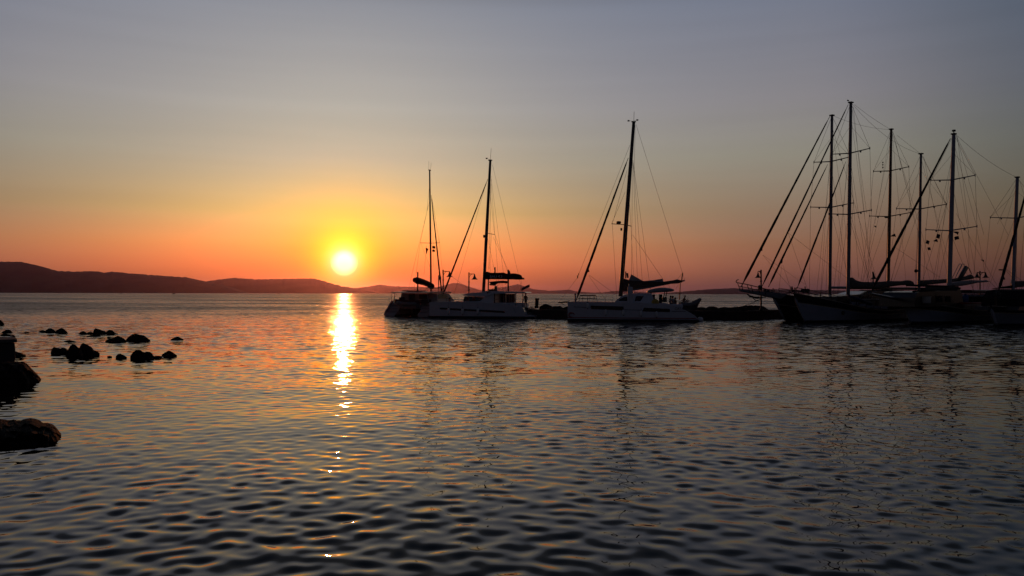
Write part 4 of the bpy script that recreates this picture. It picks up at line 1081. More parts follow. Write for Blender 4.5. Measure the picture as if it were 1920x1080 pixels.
bundle(b, b.xz([(1723, 527.5), (1726, 525.5), (1760, 524), (1790, 522), (1810, 518), (1820, 514.5), (1823, 518)], 0), b.xz([(1723, 535), (1740, 534), (1780, 530), (1812, 525), (1823, 523)], 0), .28, grey_canvas, seed=9)
house(b, [(1560, 566), (1561, 556), (1602, 552), (1612, 552), (1614, 566)], 1.2, 1.7)
wh = house(b, [(1603, 575), (1606, 560.5), (1612, 554), (1634, 547.5), (1640, 546), (1700, 545.5), (1780, 546), (1782, 575)], 1.5, 1.95, wins=([(1609, 560), (1614, 554.6), (1620, 553.2), (1617, 560)], [(1620, 560), (1623, 553), (1630, 551.2), (1627, 560)], [(1660, 560), (1660, 552), (1672, 552), (1672, 560)], [(1678, 560), (1678, 552), (1690, 552), (1690, 560)]))
bm = bmesh.new(); tube(bm, [b.p(1606, 561.2, 2.1), b.p(1672, 561.6, 2.1)], .06, 5); b.part('cap_rail', bm, trim, wh)
bm = bmesh.new(); rings = []
A, C = b.p(1612, 551, 0), b.p(1668, 545.5, 0)
profile(bm, b.xz([(1610, 551), (1622, 547), (1640, 543.5), (1670, 544.5), (1672, 547), (1640, 547)], 0), 1.6); b.part('awning', bm, canvas)
bm = bmesh.new()
for i in range(6):
    s = 6.5 + i * 1.4; p0 = on_rail(b, s, 1, 0); tube(bm, [p0, p0 + Vector((0, 0, .55))], .03, 5)
    if i: box(bm, (p0 + on_rail(b, s - 1.4, 1, 0)) / 2 + Vector((0, 0, .25)), (1.2, .02, .3))
b.part('rail_cloth', bm, mat('pale_rail_cloth', (.30, .31, .36), .8, vary=.15))
bm = bmesh.new(); ca = on_rail(b, 6.2, 1, .9); cb = on_rail(b, 10.2, 1, .55); tube(bm, [ca, cb], [.12, .22], 8); k = tag(obj('covered_kayak', bm, mat('navy_cover', (.02, .025, .07), .7)), 'navy blue covered kayak lashed along the rail of the tall masted gulet', 'kayak'); k.matrix_world = b.W
bm = bmesh.new(); tube(bm, [on_rail(b, 8.2, 1, .98), on_rail(b, 8.2, 1, .5)], .03, 5); obj('lashing', bm, wire, k)
bm = bmesh.new(); c = b.p(1570, 577, 0); s = 5.6; zt = .78
yv = b.half(s / b.L, .66); bmesh.ops.create_cone(bm, cap_ends=True, segments=16, radius1=.22, radius2=.22, depth=.08, matrix=Matrix.Translation((b.L - s, yv + .01, 1.02)) @ Matrix.Rotation(R(90), 4, 'X')); b.part('porthole', bm, blackr, b.hull)

# ---- white hull in front
gC = gulet('white hulled gulet with a pale deck locker, red cushion and thick white masts', (1709, 606.9), 1.6, 21, 5.4,
           [(0, 2.38), (3, 2.0), (6, 1.62), (9, 1.4), (13, 1.3), (21, 1.7)], [(0, 1.7), (3, 1.38), (6, 1.1), (9, .85), (13, .78), (21, 1.1)], whitehull, darkhull)
b = gC
mC, _, tC, eC = gmast(b, (1779, 546), (1788.3, 252), [(1783.8, 337.5, 2.35), (1780.3, 432.5, 2.7)], .235, mat('white_spar', (.32, .33, .37), .45, vary=.1))
mC2, _, tC2, eC2 = gmast(b, (1898, 549), (1907.5, 333), [(1903.2, 409, 2.9)], .225, mat('white_spar', (.32, .33, .37), .45))
bm = bmesh.new(); tube(bm, [tC, b.p(1788.5, 243, 0)], .05, 6); box(bm, b.p(1788.5, 245, 0), (.3, .3, .2), bev=.05); b.part('masthead_lamp', bm, darkmetal, mC)
bm = bmesh.new(); tube(bm, [b.p(1690, 562, 0), b.p(1634, 551, 0)], [.16, .10], 8); b.part('bowsprit', bm, varnish)
furled(b, b.p(1782, 260, 0), b.p(1634.5, 545, 0), .095, .15)
b.line('stay', sag(b.p(1793, 253, 0), tC2, .4), .016)
for a, c in (((1793, 254), (1845, 440)), ((1793, 256), (1890, 440)), ((1789, 270), (1830, 420)), ((1830, 420), (1850, 530)), ((1793, 400), (1875, 545)), ((1905, 345), (1870, 420)), ((1912, 340), (1925, 380)), ((1680, 465), (1762, 520)), ((1795, 256), (1816, 423)), ((1816, 430), (1817, 500)), ((1786, 290), (1756, 430))):
    b.line('sheet', [b.p(*a, 0), b.p(*c, 0)], .013)
bm = bmesh.new(); tube(bm, [b.p(1781, 533, 0), b.p(1850, 527, 0)], .11, 8); boomC = b.part('boom', bm, wood_spar)
bundle(b, b.xz([(1781, 530.5), (1800, 527), (1820, 525), (1835, 525.8), (1847, 526), (1850, 527)], 0), b.xz([(1781, 536), (1800, 536.5), (1815, 534), (1830, 530.5), (1850, 529)], 0), .36, sailcloth, parent=boomC, seed=2)
bm = bmesh.new(); tube(bm, [b.p(1897, 536, 0), b.p(1960, 534, 0)], .11, 8); boomC2 = b.part('boom', bm, wood_spar)
bundle(b, b.xz([(1899, 528), (1905, 527), (1940, 526), (1965, 528)], 0), b.xz([(1899, 541), (1905, 539), (1940, 536), (1965, 535)], 0), .30, grey_canvas, parent=boomC2, seed=6)
bundle(b, b.xz([(1861, 541), (1880, 537.5), (1896, 535)], 0), b.xz([(1861, 542), (1880, 541), (1896, 541)], 0), .16, canvas, seed=5)
house(b, [(1708, 575), (1709, 558), (1716, 548), (1726, 546), (1790, 545), (1793, 536.5), (1797, 545), (1800, 575)], 1.5, 1.9, wins=([(1748, 566), (1748, 555), (1760, 555), (1760, 566)], [(1766, 566), (1766, 555), (1776, 555), (1776, 566)]))
bm = bmesh.new(); tube(bm, [b.p(1712, 546.5, 1.9), b.p(1800, 540.5, 1.9)], .10, 6); tube(bm, [b.p(1700, 534.8, .5), b.p(1790, 537.5, .5)], .12, 6); b.part('awning_roll', bm, canvas)
can = None
bm = bmesh.new(); A, C = b.p(1815, 555, 2.0), b.p(1935, 553, 2.0); box(bm, ((A.x + C.x) / 2, 0, A.z), (abs(A.x - C.x), 4.4, .12), bev=.04); can = b.part('canopy', bm, mat('pale_canopy', (.20, .21, .24), .7, vary=.1))
for px in (1824, 1865, 1895):
    for sd in (2.0, -2.0): bar(b, 'canopy_post', b.p(px, 555, sd), b.p(px, 584, sd), .05, varnish)
bm = bmesh.new(); A, C = b.p(1800, 546.5, 0), b.p(1868, 546, 0); box(bm, ((A.x + C.x) / 2, 0, A.z), (abs(A.x - C.x), 2.5, .35), bev=.1); b.part('cabin_top', bm, varnish)
bm = bmesh.new(); A, C = b.p(1800, 585, -1.2), b.p(1930, 585, -1.2); box(bm, ((A.x + C.x) / 2, -1.6, A.z + .9), (abs(A.x - C.x), .06, 2.1)); b.part('far_side_screen', bm, canvas)
lk = b.p(1735.5, 562.8, 1.9); bm = bmesh.new(); box(bm, (0, 0, 0), (1.0, .6, .62), bev=.04)
o = tag(obj('deck_locker', bm, mat('pale_locker', (.42, .40, .34), .6, vary=.12)), 'pale box locker against the deckhouse of the thick masted gulet', 'locker'); o.location = b.world(lk); o.rotation_euler = (0, 0, R(215))
bm = bmesh.new(); box(bm, (0, 0, .34), (1.06, .66, .07), bev=.02); obj('lid', bm, mat('pale_locker', (.42, .40, .34)), o)
bm = bmesh.new(); prof_ = [(-.38, .22), (-.3, .27), (0, .29), (.3, .27), (.38, .22), (.42, .12), (.46, .11)]
loft(bm, [[bm.verts.new((r_ * math.cos(k * math.pi / 8), r_ * math.sin(k * math.pi / 8), z)) for k in range(16)] for z, r_ in prof_])
o = tag(obj('barrel', bm, bluep), 'blue plastic barrel standing at the after end of a gulet deckhouse', 'barrel'); o.location = b.world(b.p(1810.5, 560, 1.8))
bm = bmesh.new(); bmesh.ops.create_cone(bm, cap_ends=True, segments=16, radius1=.13, radius2=.13, depth=.06, matrix=Matrix.Translation((0, 0, .48))); obj('lid', bm, blackr, o)
A, C = b.p(1806, 568.6, 2.2), b.p(1837, 568.6, 2.2)
bm = bmesh.new(); box(bm, (0, 0, 0), (abs(A.x - C.x), .7, .22), bev=.08)
o = tag(obj('cushion', bm, redp), 'long red cushion on the side bench of the thick masted gulet', 'cushion'); o.location = b.world((A + C) / 2); o.rotation_euler = (0, 0, R(215))
bm = bmesh.new(); box(bm, ((A.x + C.x) / 2 , 2.2, A.z - .45), (abs(A.x - C.x) + 1.2, .8, .66), bev=.04); b.part('bench', bm, varnish)
# raised boarding gangway behind the mast
A, C = b.p(1797, 527, -1.5), b.p(1812, 500.5, -1.5)
gw = tag(empty('gangway', b.world(A), R(215)), 'raised boarding gangway with loop handrails behind a white mast', 'gangway')
v = C - A; up = v.normalized(); bm = bmesh.new(); w0 = .62
off = Vector((-.35, 0, .2))
loft(bm, [[bm.verts.new(v * t + Vector((dx, dy, dx * .6))) for dx, dy in ((-.22, -.12), (.22, -.12), (.22, .12), (-.22, .12))] for t in (0, .5, 1.0)]); obj('plank', bm, carbon, gw)
for k_ in (0, 1):
    bm = bmesh.new(); q = [b.p(x + 5.5 * k_, y, -1.5 + .6 * k_) - A for x, y in ((1785.5, 521), (1797, 497.5), (1799.5, 494.6), (1802.5, 495.5), (1803.5, 498), (1792, 519))]
    tube(bm, q, .035, 6); obj('hand_rail', bm, steel, gw)
bm = bmesh.new(); q = [b.p(*t, -1.5) - A for t in ((1812, 500.5), (1817, 503), (1822, 514))]; tube(bm, q, [.09, .05, .04], 6); obj('hoist', bm, wire, gw)

# ---- nearest one, mostly outside the picture
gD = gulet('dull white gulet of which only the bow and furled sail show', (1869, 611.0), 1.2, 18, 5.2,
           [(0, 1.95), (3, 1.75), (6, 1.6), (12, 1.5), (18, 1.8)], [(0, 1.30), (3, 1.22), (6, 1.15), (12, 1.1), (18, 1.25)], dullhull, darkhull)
b = gD
bm = bmesh.new(); tube(bm, [(b.L - 1.0, 0, 1.8), b.p(1866, 553, 0)], [.14, .09], 8); b.part('bowsprit', bm, varnish)
gmast(b, (1962, 560), (1972, 200), [(1968, 300, 2.0)], .2, wood_spar)
furled(b, b.p(1927, 350, 0), b.p(1871.5, 548, 0), .10, .15, (.88, .6, .5))
for a, c in (((1884, 503), (1918, 528)), ((1885, 506), (1905, 528)), ((1875, 528), (1886, 550)), ((1878, 526), (1880, 550)), ((1854, 526), (1872, 545))):
    b.line('sheet', [b.p(*a, 0), b.p(*c, 0)], .016)
bm = bmesh.new(); c = b.p(1877, 506, 0); box(bm, c, (.55, .25, .12), bev=.05); b.part('furler_block', bm, darkmetal)
bm = bmesh.new()
for x, y, s_ in ((1866, 551, .25), (1870, 550, .3), (1874, 552, .25)): box(bm, b.p(x, y, .3), (s_, s_, s_ * 1.3), bev=.05)
b.part('deck_gear', bm, darkmetal)
house(b, [(1900, 560), (1908, 545), (1925, 542), (1990, 543), (1992, 575), (1900, 575)], 1.2, 1.7, canvas)
house(b, [(1905, 582), (1908, 575), (1960, 572), (1990, 582)], 1.8, 2.0, varnish)
# signal flags in the rigging of the gulets
for i, (bb, px, py, w_, h_, pn, rz, lb) in enumerate((
    (gA, 1642.5, 426, .35, .28, True, 200, 'tiny dark flag hung alone below the lower spreader of the wooden mast'),
    (gA, 1679, 441, .62, .45, True, 170, 'single dark pennant streaming close beside the wooden mast'),
    (gC, 1742, 456, .38, .36, False, 185, 'upper square dark flag of the pair hanging lowest between the middle masts'),
    (gC, 1745, 466.5, .34, .30, False, 185, 'lower square dark flag of the pair hanging lowest between the middle masts'),
    (gC, 1762, 445, .42, .45, False, 190, 'upper dark flag of the pair hanging seaward beneath the white mast spreader'),
    (gC, 1758, 451, .42, .38, True, 165, 'lower dark flag of the pair hanging seaward beneath the white mast spreader'),
    (gC, 1797, 438, .62, .36, True, 175, 'upper dark flag of the pair close against the mast beneath the white mast spreader'),
    (gC, 1798, 445.5, .62, .36, False, 195, 'lower dark flag of the pair close against the mast beneath the white mast spreader'),
    (gC, 1845, 490, .55, .2, True, 200, 'small dark pennant fluttering alone above the two shaded lamp'))):
    f = flag(lb, bb, bb.p(px, py, 1.0), w_, h_, flagdark, pn, lean=.15, dx=1); f.rotation_euler = (0, R(15 if i % 2 else -20), R(rz))
bm = bmesh.new(); bmesh.ops.create_icosphere(bm, subdivisions=2, radius=.22); o = tag(obj('anchor_ball', bm, blackr), 'small black anchor ball hanging beside the middle grey mast', 'anchor ball'); o.location = gB.world(gB.p(1717.5, 508, .6))
bm = bmesh.new(); tube(bm, [(0, 0, .2), (0, 0, .8)], .012, 5); obj('rope', bm, wire, o)

# ------------------------------------------------------------------ breakwater
def mole():
    fr = [(-11.5, 122), (2.0, 120), (2.35, 97.0), (6, 95.6), (16, 93.7), (27, 91.9), (33.5, 99.5), (50, 112), (86, 137)]
    pts = [Vector((x, y, 0)) for x, y in fr]
    ob = tag(empty('breakwater', pts[2]), 'dark stone breakwater quay running behind the moored boats', 'breakwater')
    o0 = pts[2]
    bm = bmesh.new(); rings = []
    for i, p in enumerate(pts):
        t = (pts[min(i+1, len(pts)-1)] - pts[max(i-1, 0)]).normalized(); nrm = Vector((-t.y, t.x, 0))
        if i == 1: nrm = Vector((.3, 1, 0)).normalized()
        if i == 2: nrm = Vector((.25, 1, 0)).normalized()
        sec = [(0, -1.0), (0, .98), (.02, 1.0), (3.2, 1.0), (3.3, 1.0), (5.4, -1.0)]
        rings.append([bm.verts.new(p - o0 + nrm * a + Vector((0, 0, z))) for a, z in sec])
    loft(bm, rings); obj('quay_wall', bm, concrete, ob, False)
    bm = bmesh.new(); rings = []
    for i, p in enumerate(pts):
        t = (pts[min(i+1, len(pts)-1)] - pts[max(i-1, 0)]).normalized(); nrm = Vector((-t.y, t.x, 0))
        if i in (1, 2): nrm = Vector((.27, 1, 0)).normalized()
        rings.append([bm.verts.new(p - o0 + nrm * a + Vector((0, 0, z))) for a, z in ((-.08, .90), (-.08, 1.08), (.5, 1.08), (.5, .9))])
    loft(bm, rings); obj('coping', bm, mat('pale_coping', (.07, .06, .052), .9, vary=.35, scale=1.0, bump=.4), ob, False)
    return pts
MOLE = mole()

ROCKS = []
def rock(label, c, w, h, d, seed, group, name='rock', flat=0.0, parts=1, m=None):
    """a weathered boulder: several chopped lobes pushed about by noise"""
    bm = bmesh.new()
    bmesh.ops.create_icosphere(bm, subdivisions=4, radius=1)
    rng = random.Random(seed)
    cuts = [(Vector((rng.uniform(-1, 1), rng.uniform(-1, 1), rng.uniform(-.1, 1))).normalized(), rng.uniform(.55, .85)) for _ in range(9)]
    for v in bm.verts:
        p = v.co.copy()
        k = 1 + .34 * noise.noise(p * 1.3 + Vector((seed * 3.1, 0, 0))) + .14 * noise.noise(p * 3.1 + Vector((0, seed, 0))) + .05 * noise.noise(p * 8 + Vector((0, 0, seed)))
        p *= k
        for nrm, dd in cuts:
            e = p.dot(nrm) - dd
            if e > 0: p -= nrm * e * .85
        v.co = p
    zs = [v.co.z for v in bm.verts]; xs = [v.co.x for v in bm.verts]; ys = [v.co.y for v in bm.verts]
    for v in bm.verts:
        v.co.x = (v.co.x - (max(xs) + min(xs)) / 2) / (max(xs) - min(xs)) * w
        v.co.y = (v.co.y - (max(ys) + min(ys)) / 2) / (max(ys) - min(ys)) * d
        z = (v.co.z - min(zs)) / (max(zs) - min(zs)); v.co.z = (z - .35) / .65 * h if z > .35 else (z - .35) * h * 1.2
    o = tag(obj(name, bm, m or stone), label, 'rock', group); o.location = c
    return o

def shaped_rock(label, pts, base_y, depth, seed, group, m=None):
    """a cracked boulder whose skyline runs through the given photograph points"""
    W0 = on_water(sum(p[0] for p in pts) / len(pts), base_y); Y = W0.y
    n = 18; m_ = 64; dx = pts[-1][0] - pts[0][0]
    xs = np.linspace(pts[0][0], pts[-1][0], m_ + 1); ys = np.interp(xs, [p[0] for p in pts], [p[1] for p in pts])
    hmax = max(at(x, y, Y).z for x, y in zip(xs, ys)); fq = 1.0 / max(.15, hmax)
    bm = bmesh.new(); rings = []
    for x, y in zip(xs, ys):
        t = at(x, y, Y); ring = []; h = max(t.z, 0) + .25; k_ = t.x / Y
        edge = min(1.0, (x - xs[0]) / (dx * .16) + .08, (xs[-1] - x) / (dx * .16) + .08); dd = depth * (.3 + .7 * edge ** .6)
        for k in range(n + 1):
            a = math.pi * k / n; ca, sa = math.cos(a), math.sin(a)
            z = -.25 + h * (sa ** .55)
            q = Vector((0, ca * dd / 2, z)); p3 = Vector((t.x * fq, q.y * fq, z * fq + seed * 7.3))
            facet = abs(noise.noise(p3 * 1.1)) * 2 - .5 + .6 * (abs(noise.noise(p3 * 2.7)) * 2 - .5) + .3 * noise.noise(p3 * 6)
            q.y += .22 * dd * facet * (sa + .2)
            z2 = z - .16 * h * max(0, facet) * (1 if 0 < k < n else 0)
            ring.append(Vector((t.x + q.y * k_, q.y, z2)))
        top = max(q.z for q in ring); sc2 = h / (top + .25)
        for q in ring: q.z = -.25 + (q.z + .25) * sc2
        rings.append([bm.verts.new(q - Vector((W0.x, 0, 0))) for q in ring])
    loft(bm, rings)
    o = tag(obj('rock', bm, m or stone, None, False), label, 'rock', group); kk = 1 + depth * .2 / Y; o.location = (W0.x * kk, Y * kk, 0)
    return o

GR = 'rocks breaking the surface near the quay corner'
RK = [
 ('small dark rock cut by the left edge, farthest up the shore', [(-14, 606), (-8, 600), (-3, 598.5), (2, 599.5), (5, 603), (8, 607), (8.5, 609)], 610, 1.4),
 ('low rock beside the left edge, behind the flat rocks', [(2, 624), (6, 621), (11, 618), (17, 617.5), (21, 620), (24, 623.5)], 624, 1.2),
 ('flat sliver of rock awash beside the left edge', [(0, 628.6), (4, 626.4), (10, 625.6), (16, 626.4), (20, 628)], 629.5, .9),
 ('tiny flat rock just right of the flat sliver near the left edge', [(18, 630), (22, 628), (25, 627.6), (29, 630)], 631, .6),
 ('barely exposed flat rock between the left edge and the far rock pair', [(45, 623.4), (49, 622), (55, 623.2)], 624, .5),
 ('low leftmost rock of the far trio', [(72, 622.4), (76, 619.4), (80, 618.5), (84, 620), (88, 622.4)], 623, .9),
 ('rounded middle rock of the far trio', [(83, 622), (87, 618), (91, 615.2), (95, 614.8), (100, 617), (105, 621.6)], 622.8, 1.2),
 ('rounded right rock of the far trio', [(103, 621.6), (107, 618.4), (112, 615.4), (116, 614.4), (120, 616.4), (124, 620), (127, 623.6)], 624.4, 1.2),
 ('low rock at the left end of the far rock row', [(147, 625.6), (151, 622), (156, 620.4), (160, 621.8), (164, 625.4)], 626.6, .9),
 ('small low rock between the low one and the tall one of the far row', [(161, 625), (166, 622.2), (171, 621.8), (176, 625)], 626.2, .8),
 ('tall dark rock with a sharp left top in the far row', [(174, 624.6), (176, 617.6), (179, 614.6), (184, 616), (190, 618.4), (197, 621), (202, 625)], 626.6, 1.2),
 ('rounded rock at the right end of the far row', [(196, 625.4), (201, 620), (206, 617.4), (211, 619), (216, 624.2), (222, 626)], 626.8, 1.1),
 ('thin flat rock awash in front of the far row', [(162, 630), (170, 628.6), (180, 628), (189, 630)], 631.2, .6),
 ('tiny rock behind the left one of the two broad rocks', [(200, 632.6), (204, 630.6), (209, 632.6)], 634, .5),
 ('broad low peaked rock, left of two broad rocks', [(197, 639.6), (204, 635), (213, 632.6), (221, 628.6), (226, 630.6), (232, 634), (238, 639.6)], 641, 1.3),
 ('broad domed rock, right of two broad rocks', [(236, 636.6), (242, 630), (249, 625.4), (256, 625), (263, 627), (270, 628), (276, 633), (282, 638)], 639.6, 1.4),
 ('small pointed rock standing alone farthest to the right', [(320, 636), (326, 633), (332, 630.6), (338, 632.6), (344, 636)], 637.2, .8),
 ('thin flat rock awash behind the largest rock cluster', [(119, 640), (125, 638.2), (130, 637.2), (138, 639), (143, 640.4)], 641.4, .6),
 ('blocky left rock of the largest cluster', [(95, 660), (98, 653), (101, 649.6), (107, 651.6), (113, 652.6), (119, 651), (124, 652.6), (130, 661)], 663.4, 1.1),
 ('peaked middle rock of the largest cluster', [(124, 664), (127, 656), (131, 648), (136, 643.4), (141, 644.6), (146, 650), (152, 653), (156, 664)], 668, 1.2),
 ('tallest right rock of the largest cluster with a slanting top', [(147, 664), (149, 650), (153, 643), (156, 641.6), (164, 645), (172, 650), (176, 656), (182, 658.6), (187, 662)], 666, 1.2),
 ('tiny dark rock standing alone in front of the rock rows', [(201, 668), (205, 666.8), (210, 668)], 669.6, .4),
 ('small low double topped rock between the cluster and the rounded rock', [(217, 668), (221, 663.4), (226, 662.6), (231, 665), (238, 669.6)], 671.4, .6),
 ('rounded twin topped rock right of the largest cluster', [(244, 668), (249, 659.6), (255, 655.2), (262, 654.6), (267, 658), (271, 660), (276, 658.6), (281, 658.8), (285, 662), (289, 668.6)], 673, 1.0),
 ('low thin ledge of rock trailing right of the twin topped rock', [(284, 669), (292, 667), (299, 666.8), (304, 668.4)], 670, .5),
 ('small pointed rock right of the twin topped rock', [(303, 665), (309, 661), (316, 656.4), (321, 658), (326, 662), (332, 666)], 668, .9),
 ('dark wedge of rock beside the concrete quay corner', [(14, 658), (22, 657), (30, 658.6), (38, 661.6), (44, 664), (48.5, 666)], 668, 1.4),
]
for i, (lb, pts, by, dp) in enumerate(RK): shaped_rock(lb, [(x, by + (y - by) * .93) for x, y in pts], by, dp * .6, i + 1, GR)
shaped_rock('large sloping boulder in front of the concrete quay corner', [(-120, 690), (-40, 682), (10, 680.5), (30, 680), (44, 681), (52, 686), (62, 696), (72, 706), (77, 712), (78.5, 715)], 715.5, 2.6, 41, GR)
shaped_rock('large low boulder at the left edge nearest the camera', [(-160, 800), (-60, 797), (0, 796.5), (20, 799), (40, 798), (58, 794.6), (70, 798), (85, 803), (98, 805), (106, 810), (112, 819), (117, 823)], 825, 2.4, 42, GR)
# concrete quay corner
zt = at(0, 637, 28).z
q = tag(empty('quay_corner', at(0, 730, 28.0)), 'low dark concrete quay corner with a projecting cap slab', 'quay')
q.location.z = 0; q.rotation_euler = (0, 0, -math.atan2(q.location.x, q.location.y) * 1.03)
xr = (at(27, 700, 28).x - q.location.x) * .86; xl = -5.0
bm = bmesh.new(); box(bm, ((xr + xl) / 2, .9, (zt - .12 - 1.0) / 2), (xr - xl, 1.8, zt - .12 + 1.0), bev=.06)
bmesh.ops.subdivide_edges(bm, edges=bm.edges, cuts=8, use_grid_fill=True)
for v in bm.verts: v.co += Vector((noise.noise(v.co * 1.9), noise.noise(v.co * 2.3 + Vector((5, 0, 0))), 0)) * .06
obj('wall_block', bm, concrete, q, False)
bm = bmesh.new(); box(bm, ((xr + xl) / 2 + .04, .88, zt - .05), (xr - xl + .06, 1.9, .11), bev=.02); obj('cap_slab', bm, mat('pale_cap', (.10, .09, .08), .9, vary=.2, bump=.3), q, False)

# armour rocks along the seaward side of the breakwater
kinds = ['rounded', 'angular', 'flat topped', 'pointed', 'low', 'blocky']
rr_ = random.Random(5)
def along(d):
    P = MOLE[2:7]
    for a, c in zip(P, P[1:]):
        l = (c - a).length
        if d <= l: return a.lerp(c, d / l), (c - a).normalized()
        d -= l
    return P[-1], (P[-1] - P[-2]).normalized()
d = 0.6; i = 0
while d < 50:
    p, t = along(d); nrm = Vector((-t.y, t.x, 0))
    w = rr_.uniform(1.0, 2.3); h = rr_.uniform(.45, .95)
    if d < 4: h += .35
    c = p + nrm * rr_.uniform(2.6, 4.2) + Vector((0, 0, .95))
    rock('dark armour rock heaped along the top of the breakwater', c, w, h * .66, rr_.uniform(1.0, 1.8), 100 + i, 'armour rocks along the breakwater', 'armour_rock')
    d += w * rr_.uniform(.62, .85); i += 1
# mooring post
p, t = along(1.2)
mp = at(1006, 577, 98.5); bm = bmesh.new(); tube(bm, [(0, 0, 0), (.05, 0, .95)], [.20, .24], 10); tube(bm, [(.05, 0, .95), (.06, 0, 1.12)], .28, 10)
mp.z = 1.05; o = tag(obj('mooring_post', bm, darkmetal), 'thick leaning mooring post on the end of the breakwater', 'mooring post'); o.location = mp
bm = bmesh.new(); tube(bm, [(-.25, 0, .02), (.25, 0, .02)], .12, 8); obj('base', bm, darkmetal, o)
mp.z = on_water(1006, 600).z; o.location.z = 1.3

# ------------------------------------------------------------------ street lamps on the breakwater
def bell(bm, c, r=.42, h=.62):
    pr = [(.04, .40), (.07, .34), (.10, .22), (.16, .05), (.25, -.10), (.40, -.20), (.44, -.24), (.38, -.22), (.1, -.05)]
    loft(bm, [[bm.verts.new(Vector(c) + Vector((a / .44 * r * math.cos(k * math.pi / 8), a / .44 * r * math.sin(k * math.pi / 8), z / .64 * h))) for k in range(16)] for a, z in pr])
def lamp(label, px_post, py_top, Y, base_z, arms, fin=True):
    t = at(px_post, py_top, Y); H = t.z - base_z; k = Y / 97.0
    e = tag(empty('street_lamp', (t.x, Y, base_z)), label, 'street lamp', 'bell shaped lamps along the breakwater')
    bm = bmesh.new(); tube(bm, [(0, 0, 0), (0, 0, .3), (0, 0, .32), (0, 0, 1.2), (0, 0, H)], [.20, .18, .11, .10, .085], 10)
    if fin: tube(bm, [(0, 0, H - .1), (0, 0, H + .06)], [.11, .06], 8)
    tube(bm, [(0, 0, H * .72), (0, 0, H * .74)], .14, 10)
    obj('post', bm, darkmetal, e)
    for dpx, dpy in arms:
        dx = dpx / FPX * Y; z1 = H - (dpy - 4.0) / FPX * Y if abs(dpx) > 5.5 else H - 3 / FPX * Y
        bm = bmesh.new(); zz = H - 2.2 / FPX * Y
        tube(bm, [(0, 0, zz), (dx, 0, zz), (dx, 0, zz - .15)], .05, 8)
        tube(bm, [(0, 0, zz - .75), (dx * .12, 0, zz - .38), (dx * .35, 0, zz - .12), (dx * .55, 0, zz - .02)], .035, 6)
        a = obj('arm', bm, darkmetal, e)
        bm = bmesh.new(); bell(bm, (dx, 0, zz - .52), .40 * k, .66 * k); obj('lamp_shade', bm, darkmetal, e)
lamp('bell lamp rising between the catamaran seen from astern and the black covered one', 831, 506.5, 121.0, 1.0, [(12, 6)])
lamp('bell lamp rising over the cabin windows of the black covered catamaran', 879.3, 511.5, 121.0, 1.0, [(10.5, 6)])
lamp('bell lamp with its arm towards open sea above the long bowsprit', 1427, 506.5, 93.6, 1.0, [(-5.8, 6)])
lamp('single lamp standing behind the grey sail cover of the tall masted gulet', 1637, 510, 107.0, 1.0, [(1.4, 5)])
lamp('tall lamp with two bell shades beside the raised gangway', 1837.5, 508.5, 124.0, 1.0, [(10.5, 5), (-5.6, 9)])

# mooring line from the long bowsprit to the breakwater
A = gA.world(gA.p(1418, 565, 0)); B = Vector((21.0, 92.6, 1.1))
bm = bmesh.new(); tube(bm, [Vector(p) for p in sag(A, at(1358, 577, 91.0), .25)], .03, 6)
tag(obj('mooring_line', bm, wire), 'thin mooring line running down from the long bowsprit to the breakwater', 'mooring line')

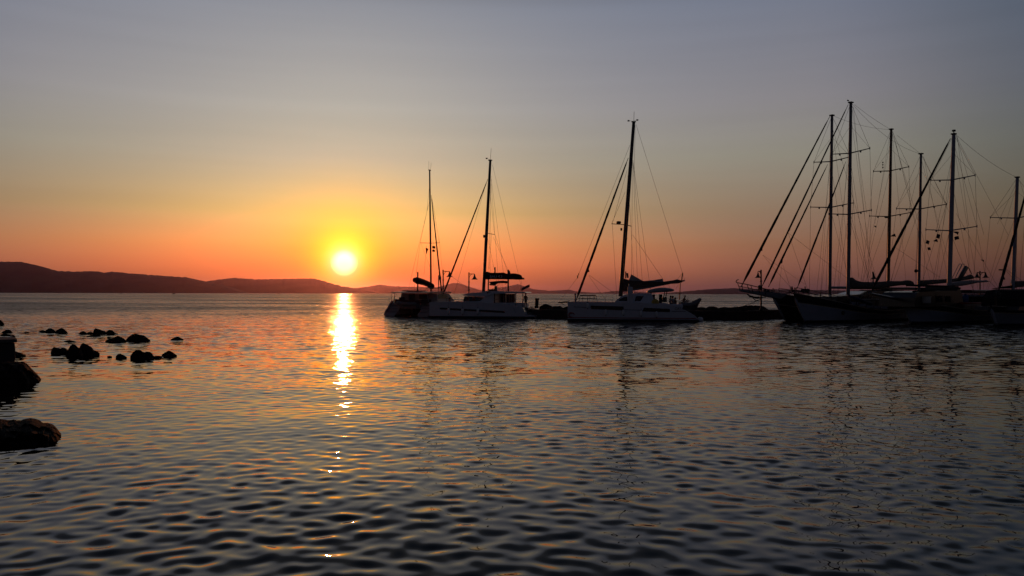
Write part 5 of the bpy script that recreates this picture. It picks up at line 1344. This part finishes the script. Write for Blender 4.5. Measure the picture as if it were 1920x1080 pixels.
# ------------------------------------------------------------------ boats far out
def far_boat(label, px, wpx, Y, sail, m):
    c = at(px, 550, Y); w = wpx / FPX * Y
    e = tag(empty('sailboat' if sail else 'motorboat', (c.x, Y, 0), R(190)), label, 'sailboat' if sail else 'motorboat', None if sail else 'motorboats far out')
    bm = bmesh.new(); rings = []
    for i in range(13):
        t = i / 12; b_ = w * .16 * math.sin(math.pi * (.12 + .80 * t)) ** .6 if t < 1 else .05
        zt = w * (.13 + .05 * t * t); x = (t - .5) * w
        rings.append([bm.verts.new((x, y, z)) for y, z in ((b_, zt), (-b_, zt), (-b_ * .7, -.3), (b_ * .7, -.3))])
    loft(bm, rings); obj('hull', bm, m, e)
    bm = bmesh.new(); profile(bm, [(-w * .25, w * .12), (-w * .2, w * .24), (w * .12, w * .24), (w * .22, w * .13)], w * .09); obj('cabin', bm, m, e)
    if sail:
        bm = bmesh.new(); tube(bm, [(w * .05, 0, w * .1), (w * .03, 0, 11.5 / FPX * Y)], [w * .028, w * .018], 8); obj('mast', bm, darkmetal, e)
        bm = bmesh.new(); tube(bm, [(w * .05, 0, w * .32), (-w * .38, 0, w * .3)], w * .035, 8); obj('boom', bm, darkmetal, e)
        bm = bmesh.new(); tube(bm, [(w * .03, 0, 11.2 / FPX * Y), (w * .48, 0, w * .2)], w * .008, 5); tube(bm, [(w * .03, 0, 11.2 / FPX * Y), (-w * .48, 0, w * .2)], w * .008, 5); obj('stay', bm, wire, e)
far_boat('small sailboat with bare mast far out before the high hills', 326, 6.2, 1900, True, darkhull)
far_boat('tiny dark motorboat far out nearest the small sailboat', 227, 3.4, 2600, False, darkhull)
far_boat('pale tiny motorboat far out, farthest from the sun', 109.5, 3.4, 2800, False, rubber)
far_boat('tiny dark motorboat far out nearest the setting sun', 522.5, 2.8, 2800, False, darkhull)

# ------------------------------------------------------------------ sea haze
def build_haze():
    bm = bmesh.new(); bmesh.ops.create_cube(bm, size=1)
    me = bpy.data.meshes.new('haze'); bm.to_mesh(me); bm.free()
    o = bpy.data.objects.new('haze', me); col.objects.link(o)
    o.scale = (84000, 84000, 361); o.location = (0, 0, 179.5)
    m = bpy.data.materials.new('haze_air'); m.use_nodes = True
    n, l = m.node_tree.nodes, m.node_tree.links
    n.remove(n['Principled BSDF'])
    v = n.new('ShaderNodeVolumePrincipled')
    v.inputs['Color'].default_value = (.66, .46, .80, 1)
    v.inputs['Density'].default_value = HAZE_D
    v.inputs['Anisotropy'].default_value = .87
    l.new(v.outputs[0], n['Material Output'].inputs['Volume'])
    me.materials.append(m)
    o['kind'] = 'stuff'
    o['label'] = 'thin evening haze over the sea'
HAZE_D = 1.9e-5
build_haze()
